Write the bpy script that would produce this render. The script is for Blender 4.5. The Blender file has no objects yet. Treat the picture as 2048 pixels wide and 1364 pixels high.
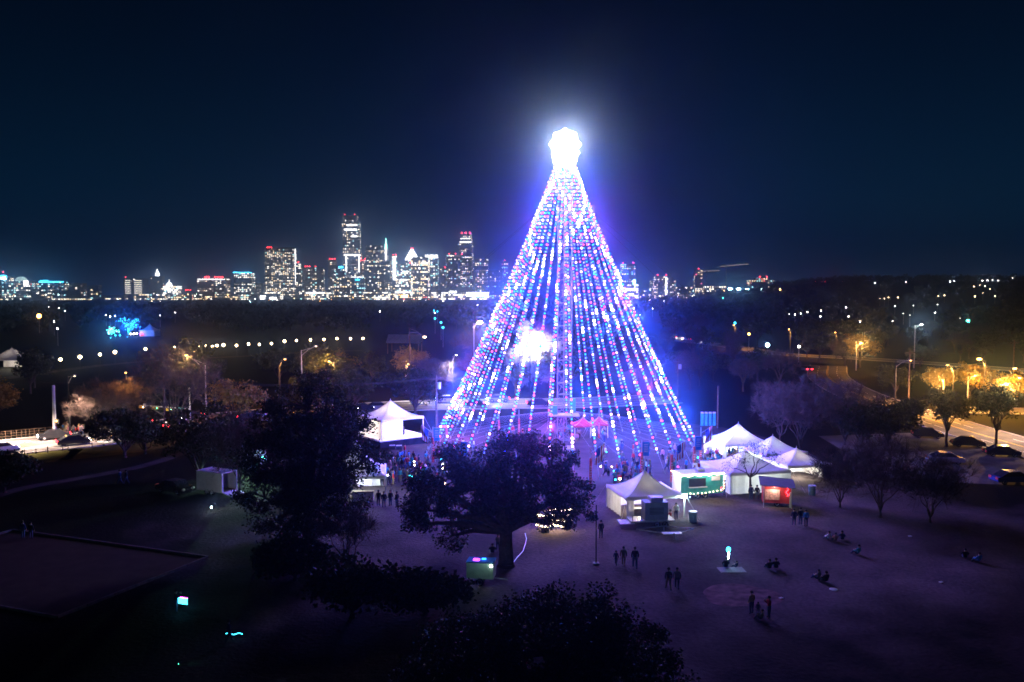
import bpy, math, random
import numpy as np
from mathutils import Vector

S = bpy.context.scene
C = S.collection
R = math.radians
rng = np.random.default_rng(7)
random.seed(7)

# ------------------------------------------------------------------ camera
F = 1750.0                      # focal length in photo pixels (2048 wide)
H = 23.0                        # drone height
PITCH = math.atan((682 - 578) / F)
cd = bpy.data.cameras.new('camera')
cam = bpy.data.objects.new('camera', cd); C.objects.link(cam)
cam.location = (0, 0, H); cam.rotation_euler = (math.pi / 2 - PITCH, 0, 0)
cd.sensor_width = 36; cd.lens = 36 * F / 2048; cd.clip_start = 0.5; cd.clip_end = 9000
S.camera = cam

# ------------------------------------------------------------------ night sky, moon, exposure
MOON_EL, MOON_ROT = R(38), R(200)
w = bpy.data.worlds.new('World'); S.world = w; w.use_nodes = True
nt = w.node_tree; nt.nodes.clear()
sky = nt.nodes.new('ShaderNodeTexSky'); sky.sky_type = 'NISHITA'; sky.sun_disc = False
sky.sun_elevation = MOON_EL; sky.sun_rotation = MOON_ROT
mixn = nt.nodes.new('ShaderNodeMix'); mixn.data_type = 'RGBA'; mixn.blend_type = 'MULTIPLY'
mixn.inputs['Factor'].default_value = 1.0; mixn.inputs[7].default_value = (0.18, 0.68, 1.0, 1)
bg = nt.nodes.new('ShaderNodeBackground'); bg.inputs['Strength'].default_value = 0.0006
wo = nt.nodes.new('ShaderNodeOutputWorld')
gm = nt.nodes.new('ShaderNodeGamma'); gm.inputs['Gamma'].default_value = 1.6
nt.links.new(sky.outputs[0], gm.inputs['Color']); nt.links.new(gm.outputs[0], mixn.inputs[6]); nt.links.new(mixn.outputs[2], bg.inputs['Color'])
# town glow low over the whole horizon
tcw = nt.nodes.new('ShaderNodeTexCoord'); sxw = nt.nodes.new('ShaderNodeSeparateXYZ'); nt.links.new(tcw.outputs['Generated'], sxw.inputs[0])
m_a = nt.nodes.new('ShaderNodeMath'); m_a.operation = 'MAXIMUM'; m_a.inputs[1].default_value = 0.0; nt.links.new(sxw.outputs['Z'], m_a.inputs[0])
m_b = nt.nodes.new('ShaderNodeMath'); m_b.operation = 'MULTIPLY'; m_b.inputs[1].default_value = -10.0; nt.links.new(m_a.outputs[0], m_b.inputs[0])
m_c = nt.nodes.new('ShaderNodeMath'); m_c.operation = 'EXPONENT'; nt.links.new(m_b.outputs[0], m_c.inputs[0])
bg2 = nt.nodes.new('ShaderNodeBackground'); bg2.inputs['Color'].default_value = (.05, .40, 1.0, 1)
m_d = nt.nodes.new('ShaderNodeMath'); m_d.operation = 'MULTIPLY'; m_d.inputs[1].default_value = 0.07; nt.links.new(m_c.outputs[0], m_d.inputs[0]); nt.links.new(m_d.outputs[0], bg2.inputs['Strength'])
ads = nt.nodes.new('ShaderNodeAddShader'); nt.links.new(bg.outputs[0], ads.inputs[0]); nt.links.new(bg2.outputs[0], ads.inputs[1])
nt.links.new(ads.outputs[0], wo.inputs['Surface'])
ml = bpy.data.lights.new('moon', 'SUN'); ml.energy = 0.012; ml.angle = R(0.5); ml.color = (0.75, 0.85, 1.0)
mo = bpy.data.objects.new('moon', ml); C.objects.link(mo)
mo.rotation_euler = (math.pi / 2 - MOON_EL, 0, math.pi - MOON_ROT)
HAZE = 4.9e-4
S.view_settings.view_transform = 'Standard'; S.view_settings.look = 'None'
S.view_settings.exposure = 0; S.view_settings.gamma = 1
cy = S.cycles
cy.use_denoising = True
try: cy.denoiser = 'OPENIMAGEDENOISE'
except Exception: pass
cy.max_bounces = 3; cy.diffuse_bounces = 1; cy.glossy_bounces = 2; cy.transmission_bounces = 2
cy.volume_bounces = 0; cy.transparent_max_bounces = 8
cy.sample_clamp_indirect = 1.0; cy.sample_clamp_direct = 0.0
cy.use_light_tree = True; cy.caustics_reflective = False; cy.caustics_refractive = False
cy.filter_width = 1.65

# ------------------------------------------------------------------ projection helpers
_fw = np.array([0, math.cos(PITCH), -math.sin(PITCH)]); _up = np.array([0, math.sin(PITCH), math.cos(PITCH)])
def ray(px, py):
    return _fw + np.array([(px - 1024) / F, 0, 0]) + _up * ((682 - py) / F)
def G(px, py, z=0.0):
    d = ray(px, py); t = (z - H) / d[2]; return np.array([d[0] * t, d[1] * t, z])
def P(px, py, Y):
    d = ray(px, py); t = Y / d[1]; return np.array([d[0] * t, Y, H + d[2] * t])
def sm(t):
    t = np.clip(t, 0, 1); return t * t * (3 - 2 * t)
def terrain(x, y):
    return 36 * sm((y - 350) / 1100) * sm((x - 60 - 0.12 * y) / 350) * (1 - 0.6 * sm((y - 1600) / 900))
def onhill(px, py, h):
    d = ray(px, py)
    for Y in np.arange(200, 2600, 5.0):
        t = Y / d[1]; x = d[0] * t; z = H + d[2] * t
        if z < terrain(x, Y) + h: return np.array([x, Y, z])
    return np.array([x, Y, z])

# ------------------------------------------------------------------ mesh helpers (all quads, numpy)
def boxes(c, s, rz=0.0):
    c = np.atleast_2d(np.array(c, float)); s = np.broadcast_to(np.atleast_2d(np.array(s, float)), c.shape) / 2
    k = np.array([[-1,-1,-1],[1,-1,-1],[1,1,-1],[-1,1,-1],[-1,-1,1],[1,-1,1],[1,1,1],[-1,1,1]], float)
    v = k[None] * s[:, None]
    if np.any(rz):
        a = np.broadcast_to(np.atleast_1d(rz), (len(c),)); ca, sa = np.cos(a)[:, None], np.sin(a)[:, None]
        v = np.stack([v[..., 0] * ca - v[..., 1] * sa, v[..., 0] * sa + v[..., 1] * ca, v[..., 2]], -1)
    v = v + c[:, None]
    f = np.array([[0,3,2,1],[4,5,6,7],[0,1,5,4],[1,2,6,5],[2,3,7,6],[3,0,4,7]])
    return v[:, f].reshape(-1, 4, 3)
def tubes(p0, p1, r0, r1, n=5, cap=False):
    p0 = np.atleast_2d(np.array(p0, float)); p1 = np.atleast_2d(np.array(p1, float))
    N = len(p0); r0 = np.broadcast_to(np.atleast_1d(r0), (N,)); r1 = np.broadcast_to(np.atleast_1d(r1), (N,))
    d = p1 - p0; L = np.linalg.norm(d, axis=1, keepdims=True); L[L == 0] = 1e-6; d = d / L
    a = np.where(np.abs(d[:, 2:3]) < 0.9, np.array([[0, 0, 1.0]]), np.array([[1.0, 0, 0]]))
    u = np.cross(d, a); u /= np.linalg.norm(u, axis=1, keepdims=True); v = np.cross(d, u)
    t = np.arange(n) * 2 * math.pi / n
    ring = u[:, None] * np.cos(t)[None, :, None] + v[:, None] * np.sin(t)[None, :, None]
    A = p0[:, None] + ring * r0[:, None, None]; B = p1[:, None] + ring * r1[:, None, None]
    q = np.stack([A, np.roll(A, -1, 1), np.roll(B, -1, 1), B], 2)[:, :, ::-1].reshape(-1, 4, 3)
    if cap and n == 4: q = np.concatenate([q, A[:, ::1], B[:, ::-1]])
    elif cap:
        m = p1[:, None] + 0 * B
        q = np.concatenate([q, np.stack([B, np.roll(B, -1, 1), m, m + 1e-6], 2).reshape(-1, 4, 3)])
    return q
def polyline(pts, r, n=4):
    pts = np.array(pts, float); return tubes(pts[:-1], pts[1:], r, r, n)
def sag(a, b, s, n=10):
    t = np.linspace(0, 1, n)[:, None]; p = np.array(a, float) * (1 - t) + np.array(b, float) * t
    p[:, 2] -= (4 * s * t * (1 - t))[:, 0]; return p
def sphere(c, r, nu=8, nv=6, sc=(1, 1, 1), v0=0.0, v1=1.0):
    u = np.linspace(0, 2 * math.pi, nu + 1); v = np.linspace(v0, v1, nv + 1) * math.pi
    g = np.stack([np.outer(np.sin(v), np.cos(u)), np.outer(np.sin(v), np.sin(u)), np.outer(np.cos(v), np.ones_like(u))], -1) * r * np.array(sc) + np.array(c)
    return gridq(g)
def gridq(g):
    return np.stack([g[:-1, :-1], g[1:, :-1], g[1:, 1:], g[:-1, 1:]], 2).reshape(-1, 4, 3)
def prism(prof, x0, x1):          # prof: list of (y,z) convex-ish outline, extruded along x
    p = np.array(prof, float); n = len(p); A = np.c_[np.full(n, x0), p]; B = np.c_[np.full(n, x1), p]
    q = [np.stack([A, np.roll(A, -1, 0), np.roll(B, -1, 0), B], 1)]
    for E in (A, B):
        m = E.mean(0); q.append(np.stack([E, np.roll(E, -1, 0), np.broadcast_to(m, E.shape), np.broadcast_to(m, E.shape) + 1e-6], 1))
    return np.concatenate(q)
def cards(c, s, r, flat=1.0):
    N = len(c); a = r.normal(size=(N, 3)); a[:, 2] *= flat; a /= np.linalg.norm(a, axis=1, keepdims=True)
    b = r.normal(size=(N, 3)); b -= a * (a * b).sum(1, keepdims=True); b /= np.linalg.norm(b, axis=1, keepdims=True)
    s = np.broadcast_to(s, (N,))[:, None]; a = a * s; b = b * s * 0.62
    return np.stack([c - a, c - b, c + a, c + b], 1)
class Q:
    def __init__(s): s.q = []; s.m = []
    def add(s, q, m=0): s.q.append(q); s.m.append(np.full(len(q), m)); return s
    def mesh(s, name, smooth=False):
        q = np.concatenate(s.q); m = np.concatenate(s.m); n = len(q)
        me = bpy.data.meshes.new(name); me.vertices.add(n * 4); me.vertices.foreach_set('co', q.astype(np.float32).ravel())
        me.loops.add(n * 4); me.loops.foreach_set('vertex_index', np.arange(n * 4, dtype=np.int32))
        me.polygons.add(n); me.polygons.foreach_set('loop_start', np.arange(0, n * 4, 4, dtype=np.int32))
        me.polygons.foreach_set('loop_total', np.full(n, 4, dtype=np.int32)); me.polygons.foreach_set('material_index', m.astype(np.int32))
        me.update(calc_edges=True)
        if smooth:
            import bmesh
            bm = bmesh.new(); bm.from_mesh(me); bmesh.ops.remove_doubles(bm, verts=bm.verts, dist=1e-4)
            bm.to_mesh(me); bm.free(); me.polygons.foreach_set('use_smooth', [True] * len(me.polygons))
        return me
def link(name, me, mats, parent=None, loc=(0, 0, 0), rz=0.0):
    o = bpy.data.objects.new(name, me); C.objects.link(o)
    if not me.materials:
        for m in (mats if isinstance(mats, (list, tuple)) else [mats]): me.materials.append(m)
    o.parent = parent; o.location = loc; o.rotation_euler = (0, 0, rz); return o
def part(name, q, mats, parent, kind=None, smooth=False):
    if not isinstance(q, Q): q = Q().add(q)
    o = link(name, q.mesh(name, smooth), mats, parent)
    if kind: o['kind'] = kind
    return o
def tag(o, label, cat, group=None):
    o['label'] = label; o['category'] = cat
    if group: o['group'] = group
    return o
def thing(name, label, cat, loc=(0, 0, 0), rz=0.0, group=None):
    o = bpy.data.objects.new(name, None); C.objects.link(o); o.location = loc; o.rotation_euler = (0, 0, rz)
    o.empty_display_size = 0.3
    return tag(o, label, cat, group)
def solo(name, q, mats, label, cat, loc=(0, 0, 0), rz=0.0, group=None, smooth=False):
    if not isinstance(q, Q): q = Q().add(q)
    o = link(name, q.mesh(name, smooth), mats, None, loc, rz); return tag(o, label, cat, group)
def struct(name, q, mats, loc=(0, 0, 0), smooth=False):
    if not isinstance(q, Q): q = Q().add(q)
    o = link(name, q.mesh(name, smooth), mats, None, loc); o['kind'] = 'structure'; return o
def copy_tree(o, parent=None):
    c = o.copy(); C.objects.link(c); c.parent = parent
    for ch in o.children: copy_tree(ch, c)
    return c
def light(name, kind, loc, col, power, parent=None, radius=0.3, rot=None, spot=None, blend=0.5):
    l = bpy.data.lights.new(name, kind); l.energy = power; l.color = col; l.shadow_soft_size = radius
    if spot: l.spot_size = spot; l.spot_blend = blend
    o = bpy.data.objects.new(name, l); C.objects.link(o); o.location = loc; o.parent = parent
    if rot: o.rotation_euler = rot
    return o
ORD = ['first', 'second', 'third', 'fourth', 'fifth', 'sixth', 'seventh', 'eighth', 'ninth', 'tenth', 'eleventh', 'twelfth', 'thirteenth',
       'fourteenth', 'fifteenth', 'sixteenth', 'seventeenth', 'eighteenth', 'nineteenth', 'twentieth', 'twenty-first', 'twenty-second', 'twenty-third', 'twenty-fourth']

# ------------------------------------------------------------------ materials
def pm(name, col, var=0.25, scale=2.0, rough=0.8, bump=0.0, translucent=0.0, metal=0.0, col2=None):
    m = bpy.data.materials.new(name); m.use_nodes = True; n = m.node_tree; b = n.nodes['Principled BSDF']
    tc = n.nodes.new('ShaderNodeTexCoord'); nz = n.nodes.new('ShaderNodeTexNoise'); nz.inputs['Scale'].default_value = scale
    nz.inputs['Detail'].default_value = 6
    n.links.new(tc.outputs['Object'], nz.inputs['Vector'])
    cr = n.nodes.new('ShaderNodeValToRGB'); e = cr.color_ramp.elements
    c2 = col2 or tuple(min(1, x * (1 + var)) for x in col); c1 = tuple(x * (1 - var) for x in col)
    e[0].position = 0.33; e[1].position = 0.68; e[0].color = (*c1, 1); e[1].color = (*c2, 1)
    n.links.new(nz.outputs['Fac'], cr.inputs['Fac']); n.links.new(cr.outputs['Color'], b.inputs['Base Color'])
    b.inputs['Specular IOR Level'].default_value = 0.5 if rough < .55 else (0.15 if rough < .85 else 0.02); b.inputs['Roughness'].default_value = rough; b.inputs['Metallic'].default_value = metal
    if bump:
        bp = n.nodes.new('ShaderNodeBump'); bp.inputs['Strength'].default_value = bump
        n.links.new(nz.outputs['Fac'], bp.inputs['Height']); n.links.new(bp.outputs['Normal'], b.inputs['Normal'])
    if translucent:
        t = n.nodes.new('ShaderNodeBsdfTranslucent'); n.links.new(cr.outputs['Color'], t.inputs['Color'])
        mx = n.nodes.new('ShaderNodeMixShader'); mx.inputs['Fac'].default_value = translucent
        n.links.new(b.outputs[0], mx.inputs[1]); n.links.new(t.outputs[0], mx.inputs[2])
        n.links.new(mx.outputs[0], n.nodes['Material Output'].inputs['Surface'])
    return m
def em(name, col, strength):
    m = bpy.data.materials.new(name); m.use_nodes = True; n = m.node_tree; n.nodes.clear()
    e = n.nodes.new('ShaderNodeEmission'); e.inputs['Color'].default_value = (*col, 1); e.inputs['Strength'].default_value = strength
    o = n.nodes.new('ShaderNodeOutputMaterial'); n.links.new(e.outputs[0], o.inputs['Surface'])
    m.cycles.emission_sampling = 'NONE'; return m

M = {}
M['asphalt'] = pm('asphalt', (0.085, 0.082, 0.08), 0.35, 0.4, 0.75, 0.1)
M['paint'] = pm('road_paint', (0.75, 0.74, 0.7), 0.1, 3)
M['paint_y'] = pm('road_paint_yellow', (0.7, 0.5, 0.08), 0.1, 3)
M['kerb'] = pm('kerb_concrete', (0.32, 0.31, 0.29), 0.2, 2)
M['dirt'] = pm('packed_dirt', (0.055, 0.046, 0.044), 0.3, 0.5, 0.95, 0.2)
M['edge'] = pm('weathered_timber', (0.13, 0.11, 0.10), 0.3, 2, 0.9)
M['sand'] = pm('court_sand', (0.045, 0.034, 0.026), 0.18, 0.8, 0.95, 0.15)
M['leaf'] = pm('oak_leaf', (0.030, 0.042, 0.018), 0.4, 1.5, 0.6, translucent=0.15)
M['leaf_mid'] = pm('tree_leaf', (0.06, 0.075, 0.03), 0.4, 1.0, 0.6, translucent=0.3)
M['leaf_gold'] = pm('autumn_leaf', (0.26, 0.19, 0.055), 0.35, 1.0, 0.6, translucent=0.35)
M['bark'] = pm('bark', (0.075, 0.06, 0.048), 0.35, 4, 0.95, 0.3)
M['twig'] = pm('twig', (0.095, 0.074, 0.066), 0.3, 1.5, 0.9)
M['steel'] = pm('galvanised_steel', (0.42, 0.43, 0.45), 0.15, 3, 0.5, metal=0.2)
M['white_steel'] = pm('white_painted_steel', (0.75, 0.75, 0.78), 0.08, 3, 0.45)
M['wood_pole'] = pm('pole_wood', (0.12, 0.085, 0.06), 0.3, 3, 0.9)
M['wire'] = pm('cable_black', (0.05, 0.05, 0.06), 0.1, 2)
M['guy'] = pm('guy_wire_steel', (0.5, 0.5, 0.52), 0.1, 2, 0.4, metal=0.3)
M['tent'] = pm('tent_vinyl', (0.70, 0.69, 0.71), 0.07, 1.2, 0.6, translucent=0.04)
M['tent_wall'] = pm('tent_sidewall', (0.76, 0.74, 0.72), 0.06, 2.0, 0.6, translucent=0.3)
M['red_tent'] = pm('red_canvas', (0.4, 0.04, 0.06), 0.15, 2, 0.7, translucent=0.15)
M['teal_paint'] = pm('teal_paint', (0.03, 0.30, 0.30), 0.2, 2, 0.4)
M['red_paint'] = pm('red_paint', (0.5, 0.035, 0.03), 0.2, 2, 0.4)
M['white_paint'] = pm('white_paint', (0.72, 0.72, 0.73), 0.08, 2, 0.5)
M['grey_paint'] = pm('grey_paint', (0.2, 0.21, 0.23), 0.15, 2, 0.5)
M['green_paint'] = pm('pale_green_paint', (0.30, 0.42, 0.36), 0.15, 2, 0.5)
M['dark'] = pm('dark_rubber', (0.02, 0.02, 0.022), 0.2, 3, 0.7)
M['black_cloth'] = pm('stage_skirt', (0.015, 0.015, 0.02), 0.3, 2, 0.9)
M['glass'] = pm('car_glass', (0.02, 0.022, 0.026), 0.1, 2, 0.08)
M['wood'] = pm('timber', (0.28, 0.19, 0.11), 0.25, 3, 0.8)
M['blue_cloth'] = pm('blue_banner', (0.04, 0.28, 0.62), 0.15, 3, 0.8, translucent=0.3)
M['cloth_light'] = pm('pale_blanket', (0.3, 0.27, 0.3), 0.15, 5, 0.9)
# window and facade glow palette
WIN = [em('window_white', (1.0, 0.90, 0.76), 6.0), em('window_warm', (1.0, 0.72, 0.42), 4.4), em('window_teal', (0.45, 0.95, 1.0), 4.0),
       em('dim_glow', (0.9, 0.74, 0.6), 0.8), em('window_red', (1.0, 0.15, 0.12), 4.0)]  # dim panes are added glow that makes the facades look lit
E = {'white': em('lamp_white', (1, 0.95, 0.9), 30), 'warm': em('lamp_warm', (1.0, 0.72, 0.38), 24), 'orange': em('lamp_sodium', (1.0, 0.42, 0.08), 26),
     'cyan': em('lamp_cyan', (0.6, 1.0, 1.0), 40), 'red': em('lamp_red', (1.0, 0.03, 0.04), 22), 'green': em('lamp_green', (0.08, 1.0, 0.6), 16),
     'blue': em('lamp_blue', (0.02, 0.25, 1.0), 9), 'teal': em('led_teal', (0.05, 0.75, 1.0), 7), 'mag': em('led_magenta', (0.8, 0.05, 0.75), 6),
     'crown': em('crown_white', (1, 0.97, 0.95), 7), 'spire': em('spire_green', (0.35, 1.0, 0.85), 9), 'strip': em('roof_cyan', (0.05, 0.6, 1.0), 10),
     'tail': em('tail_light', (1.0, 0.02, 0.03), 18), 'head': em('head_light', (1.0, 0.96, 0.88), 40), 'fairy': em('fairy_light', (1.0, 0.78, 0.45), 14),
     'floor': em('floor_white', (1, .9, .75), 3.0), 'city': em('street_glare', (1.0, 0.95, 0.88), 7)}
BULB = [em('bulb_red', (1.0, 0.08, 0.26), 5.0), em('bulb_blue', (0.05, 0.09, 1.0), 7.5), em('bulb_green', (0.04, 0.48, 1.0), 2.6),
        em('bulb_yellow', (1.0, 0.50, 0.90), 8.0), em('bulb_white', (0.78, 0.70, 1.0), 20.0)]
BULB_OFF = M['wire']
STAR = em('star_lamp', (1.0, 0.93, 0.86), 120)

# ------------------------------------------------------------------ ground
m = pm('lawn', (0.108, 0.084, 0.088), 0.55, 0.11, 0.95)
n = m.node_tree; b = n.nodes['Principled BSDF']; tc = n.nodes['Texture Coordinate']
nz2 = n.nodes.new('ShaderNodeTexNoise'); nz2.inputs['Scale'].default_value = 3.0; nz2.inputs['Detail'].default_value = 8
n.links.new(tc.outputs['Object'], nz2.inputs['Vector'])
mx = n.nodes.new('ShaderNodeMix'); mx.data_type = 'RGBA'; mx.blend_type = 'MULTIPLY'; mx.inputs['Factor'].default_value = 0.7
cr2 = n.nodes.new('ShaderNodeValToRGB'); cr2.color_ramp.elements[0].position = 0.3; cr2.color_ramp.elements[1].position = 0.65
cr2.color_ramp.elements[0].color = (0.45, 0.45, 0.45, 1)
n.links.new(nz2.outputs['Fac'], cr2.inputs['Fac'])
n.links.new(b.inputs['Base Color'].links[0].from_socket, mx.inputs[6]); n.links.new(cr2.outputs['Color'], mx.inputs[7])
n.links.new(mx.outputs[2], b.inputs['Base Color'])
bp = n.nodes.new('ShaderNodeBump'); bp.inputs['Strength'].default_value = 0.5; bp.inputs['Distance'].default_value = 0.2
n.links.new(nz2.outputs['Fac'], bp.inputs['Height']); n.links.new(bp.outputs['Normal'], b.inputs['Normal'])
geo_ = n.nodes.new('ShaderNodeNewGeometry'); mp = n.nodes.new('ShaderNodeMapping'); mp.inputs['Location'].default_value = (-12 / 36, -84 / 29, 0); mp.inputs['Scale'].default_value = (1 / 36, 1 / 29, 0)  # ellipse that paints the lit part of the lawn paler
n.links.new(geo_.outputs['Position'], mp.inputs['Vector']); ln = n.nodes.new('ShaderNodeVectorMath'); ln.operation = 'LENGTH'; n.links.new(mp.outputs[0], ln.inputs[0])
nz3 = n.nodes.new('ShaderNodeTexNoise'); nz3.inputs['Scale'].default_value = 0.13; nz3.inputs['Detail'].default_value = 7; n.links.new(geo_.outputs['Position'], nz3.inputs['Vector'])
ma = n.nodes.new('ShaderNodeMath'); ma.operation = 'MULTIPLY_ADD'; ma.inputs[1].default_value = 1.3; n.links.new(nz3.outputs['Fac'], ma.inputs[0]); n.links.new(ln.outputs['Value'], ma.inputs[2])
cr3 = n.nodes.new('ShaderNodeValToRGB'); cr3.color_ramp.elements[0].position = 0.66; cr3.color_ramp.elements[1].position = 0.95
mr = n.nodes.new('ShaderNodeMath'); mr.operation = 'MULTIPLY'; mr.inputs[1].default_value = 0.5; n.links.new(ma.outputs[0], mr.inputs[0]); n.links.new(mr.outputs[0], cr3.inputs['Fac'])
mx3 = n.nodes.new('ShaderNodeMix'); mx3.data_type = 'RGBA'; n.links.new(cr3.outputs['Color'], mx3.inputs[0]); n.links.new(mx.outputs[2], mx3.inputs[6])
mx4 = n.nodes.new('ShaderNodeMix'); mx4.data_type = 'RGBA'; mx4.blend_type = 'MULTIPLY'; mx4.inputs[0].default_value = 1.0; n.links.new(cr2.outputs['Color'], mx4.inputs[6]); mx4.inputs[7].default_value = (.011, .0115, .008, 1)  # near-black outside the ellipse, light falloff put into the ground colour
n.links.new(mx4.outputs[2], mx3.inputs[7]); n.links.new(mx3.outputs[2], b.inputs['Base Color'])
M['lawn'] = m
gx = np.concatenate([np.linspace(-3400, -400, 20), np.linspace(-380, 1400, 75), np.linspace(1450, 3400, 15)])
gy = np.concatenate([np.array([-180, -60, 0, 60, 150, 250, 330]), np.linspace(360, 1800, 60), np.linspace(1850, 3280, 18)])
XX, YY = np.meshgrid(gx, gy, indexing='ij')
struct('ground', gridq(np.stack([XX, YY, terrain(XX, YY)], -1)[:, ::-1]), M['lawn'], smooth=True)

def ribbon(pts, width, z, mat, name):
    pts = np.array(pts, float)[:, :2]; out = []
    # resample smooth
    t = np.linspace(0, len(pts) - 1, (len(pts) - 1) * 6 + 1); i = np.clip(t.astype(int), 0, len(pts) - 2); f = (t - i)[:, None]
    def cr(p0, p1, p2, p3, f): return 0.5 * (2 * p1 + (p2 - p0) * f + (2 * p0 - 5 * p1 + 4 * p2 - p3) * f ** 2 + (3 * p1 - p0 - 3 * p2 + p3) * f ** 3)
    pp = np.vstack([2 * pts[0] - pts[1], pts, 2 * pts[-1] - pts[-2]])
    c = cr(pp[i], pp[i + 1], pp[i + 2], pp[i + 3], f)
    d = np.gradient(c, axis=0); d /= np.linalg.norm(d, axis=1, keepdims=True); nrm = np.c_[-d[:, 1], d[:, 0]]
    L = c + nrm * width / 2; Rr = c - nrm * width / 2
    g = np.stack([np.c_[L, terrain(L[:, 0], L[:, 1]) + z], np.c_[Rr, terrain(Rr[:, 0], Rr[:, 1]) + z]], 1)
    return c, nrm, g
ROADS = []
def road(name, pts, width, centre=True, kerbs=True, label=None):
    c, nrm, g = ribbon(pts, width, 0.012, None, name)
    r = struct(name, gridq(g), M['asphalt'])
    ROADS.append((c, width))
    if centre:
        q = Q()
        for off in (-0.15, 0.15):
            a = c + nrm * (off - 0.06); bb = c + nrm * (off + 0.06)
            q.add(gridq(np.stack([np.c_[bb, terrain(bb[:, 0], bb[:, 1]) + 0.017], np.c_[a, terrain(a[:, 0], a[:, 1]) + 0.017]], 1)))
        part('centre_line', q, M['paint_y'], r)
        q = Q()
        for off in (-width / 4, width / 4):
            for k in range(0, len(c) - 1):
                p0 = c[k] + nrm[k] * off; p1 = c[k + 1] + nrm[k + 1] * off; L = np.linalg.norm(p1 - p0); dd = (p1 - p0) / L; s = 0
                while s + 3 < L:
                    e0 = p0 + dd * s; e1 = p0 + dd * (s + 3); nn = np.array([-dd[1], dd[0]]) * 0.07
                    z = terrain(e0[0], e0[1]) + 0.017
                    q.add(np.array([[[*(e0 - nn), z], [*(e1 - nn), z], [*(e1 + nn), z], [*(e0 + nn), z]]])); s += 9
        if q.q: part('lane_marking', q, M['paint'], r)
    if kerbs:
        for sgn in (-1, 1):
            a = c + nrm * sgn * (width / 2 + 0.001); bb = c + nrm * sgn * (width / 2 + 0.25)
            za = terrain(a[:, 0], a[:, 1]); z0 = za - 0.05; z1 = za + 0.13
            g4 = np.stack([np.c_[a, z0], np.c_[a, z1], np.c_[bb, z1], np.c_[bb, z0]], 1)
            k = part('kerb', gridq(g4), M['kerb'], r)
    return c, nrm
avenue_pts = [G(-160, 920), G(0, 897), G(100, 886), G(190, 877), G(330, 853), G(480, 834), G(650, 821), G(840, 811), G(1000, 808), G(1150, 806), G(1330, 798)]
av_c, av_n = road('avenue', avenue_pts, 14)
side_c, side_n = road('side_street', [(76, 96), (74.5, 130), (74, 148), (75, 185), (82, 225), (95, 262)], 10)
far_c, far_n = road('far_street', [G(1230, 668), G(1340, 679), G(1440, 690), G(1560, 708), G(1700, 716), G(1850, 726), G(2060, 742)], 9, centre=False)
cross_c, cross_n = road('cross_street', [(82, 166), (100, 163), (125, 158), (160, 150)], 8, centre=False)
vi = np.array([(c_ - n_ * 11.8) for c_, n_ in zip(av_c[6:34], av_n[6:34])])
c, nn, g = ribbon(vi[::3], 8.5, 0.006, None, 'grass_verge')
struct('grass_verge', gridq(g), pm('verge_grass', (.05, .05, .014), .4, .6, .95, .3))
# parking lot, dirt plaza round the tree, trail, sand court
struct('parking_lot', np.array([[[46, 104, .008], [69, 100, .008], [69.2, 140, .008], [48, 136, .008]]]), M['asphalt'])
def blob(cx, cy, rx, ry, z, mat, name, wob=0.12, seed=1, n=48):
    r = np.random.default_rng(seed); t = np.linspace(0, 2 * math.pi, n + 1)
    k = 1 + wob * sum(r.normal() * np.sin((j + 1) * t + r.uniform(0, 6)) / (j + 1) for j in range(5)); k[-1] = k[0]
    g = np.stack([np.c_[cx + 0 * t, cy + 0 * t, 0 * t + z], np.c_[cx + rx * k * np.cos(t), cy + ry * k * np.sin(t), 0 * t + z]], 0)
    return struct(name, gridq(g), mat)
TREE = G(1128, 901)
TX, TY = TREE[0], TREE[1]
blob(TX - 2, TY - 1, 31, 27, 0.010, M['dirt'], 'dirt_ground', seed=3)
pp = G(1470, 1190); blob(pp[0], pp[1], 3.0, 2.4, 0.010, pm('red_dirt', (.135, .08, .084), .5, 1.2, .95, .2), 'dirt_patch', .2, seed=5)
c, nn, g = ribbon([G(-60, 1010), G(40, 978), G(150, 958), G(250, 940), G(310, 925), G(370, 905)], 1.8, 0.008, None, 'trail')
struct('trail', gridq(g), M['dirt'])
cA, cB, cC, cD = [np.array(v, float) for v in ((-47.5, 82), (-26, 73.6), (-31.8, 59.9), (-53.3, 68.3))]
ct = struct('sand_court', np.array([[[*cC, .012], [*cB, .012], [*cA, .012], [*cD, .012]]]), M['sand'])
for a, bb in ((cA, cB), (cB, cC), (cC, cD), (cD, cA)):
    dvec = bb - a; L = np.linalg.norm(dvec); nk = int(L / 2.4); ang = math.atan2(dvec[1], dvec[0])
    for k in range(nk):
        cpt = a + dvec * (k + 0.5) / nk
        part('timber_edge', boxes([[*cpt, 0.12]], [[L / nk - 0.04, 0.16, 0.2]], ang), M['edge'], ct)

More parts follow.
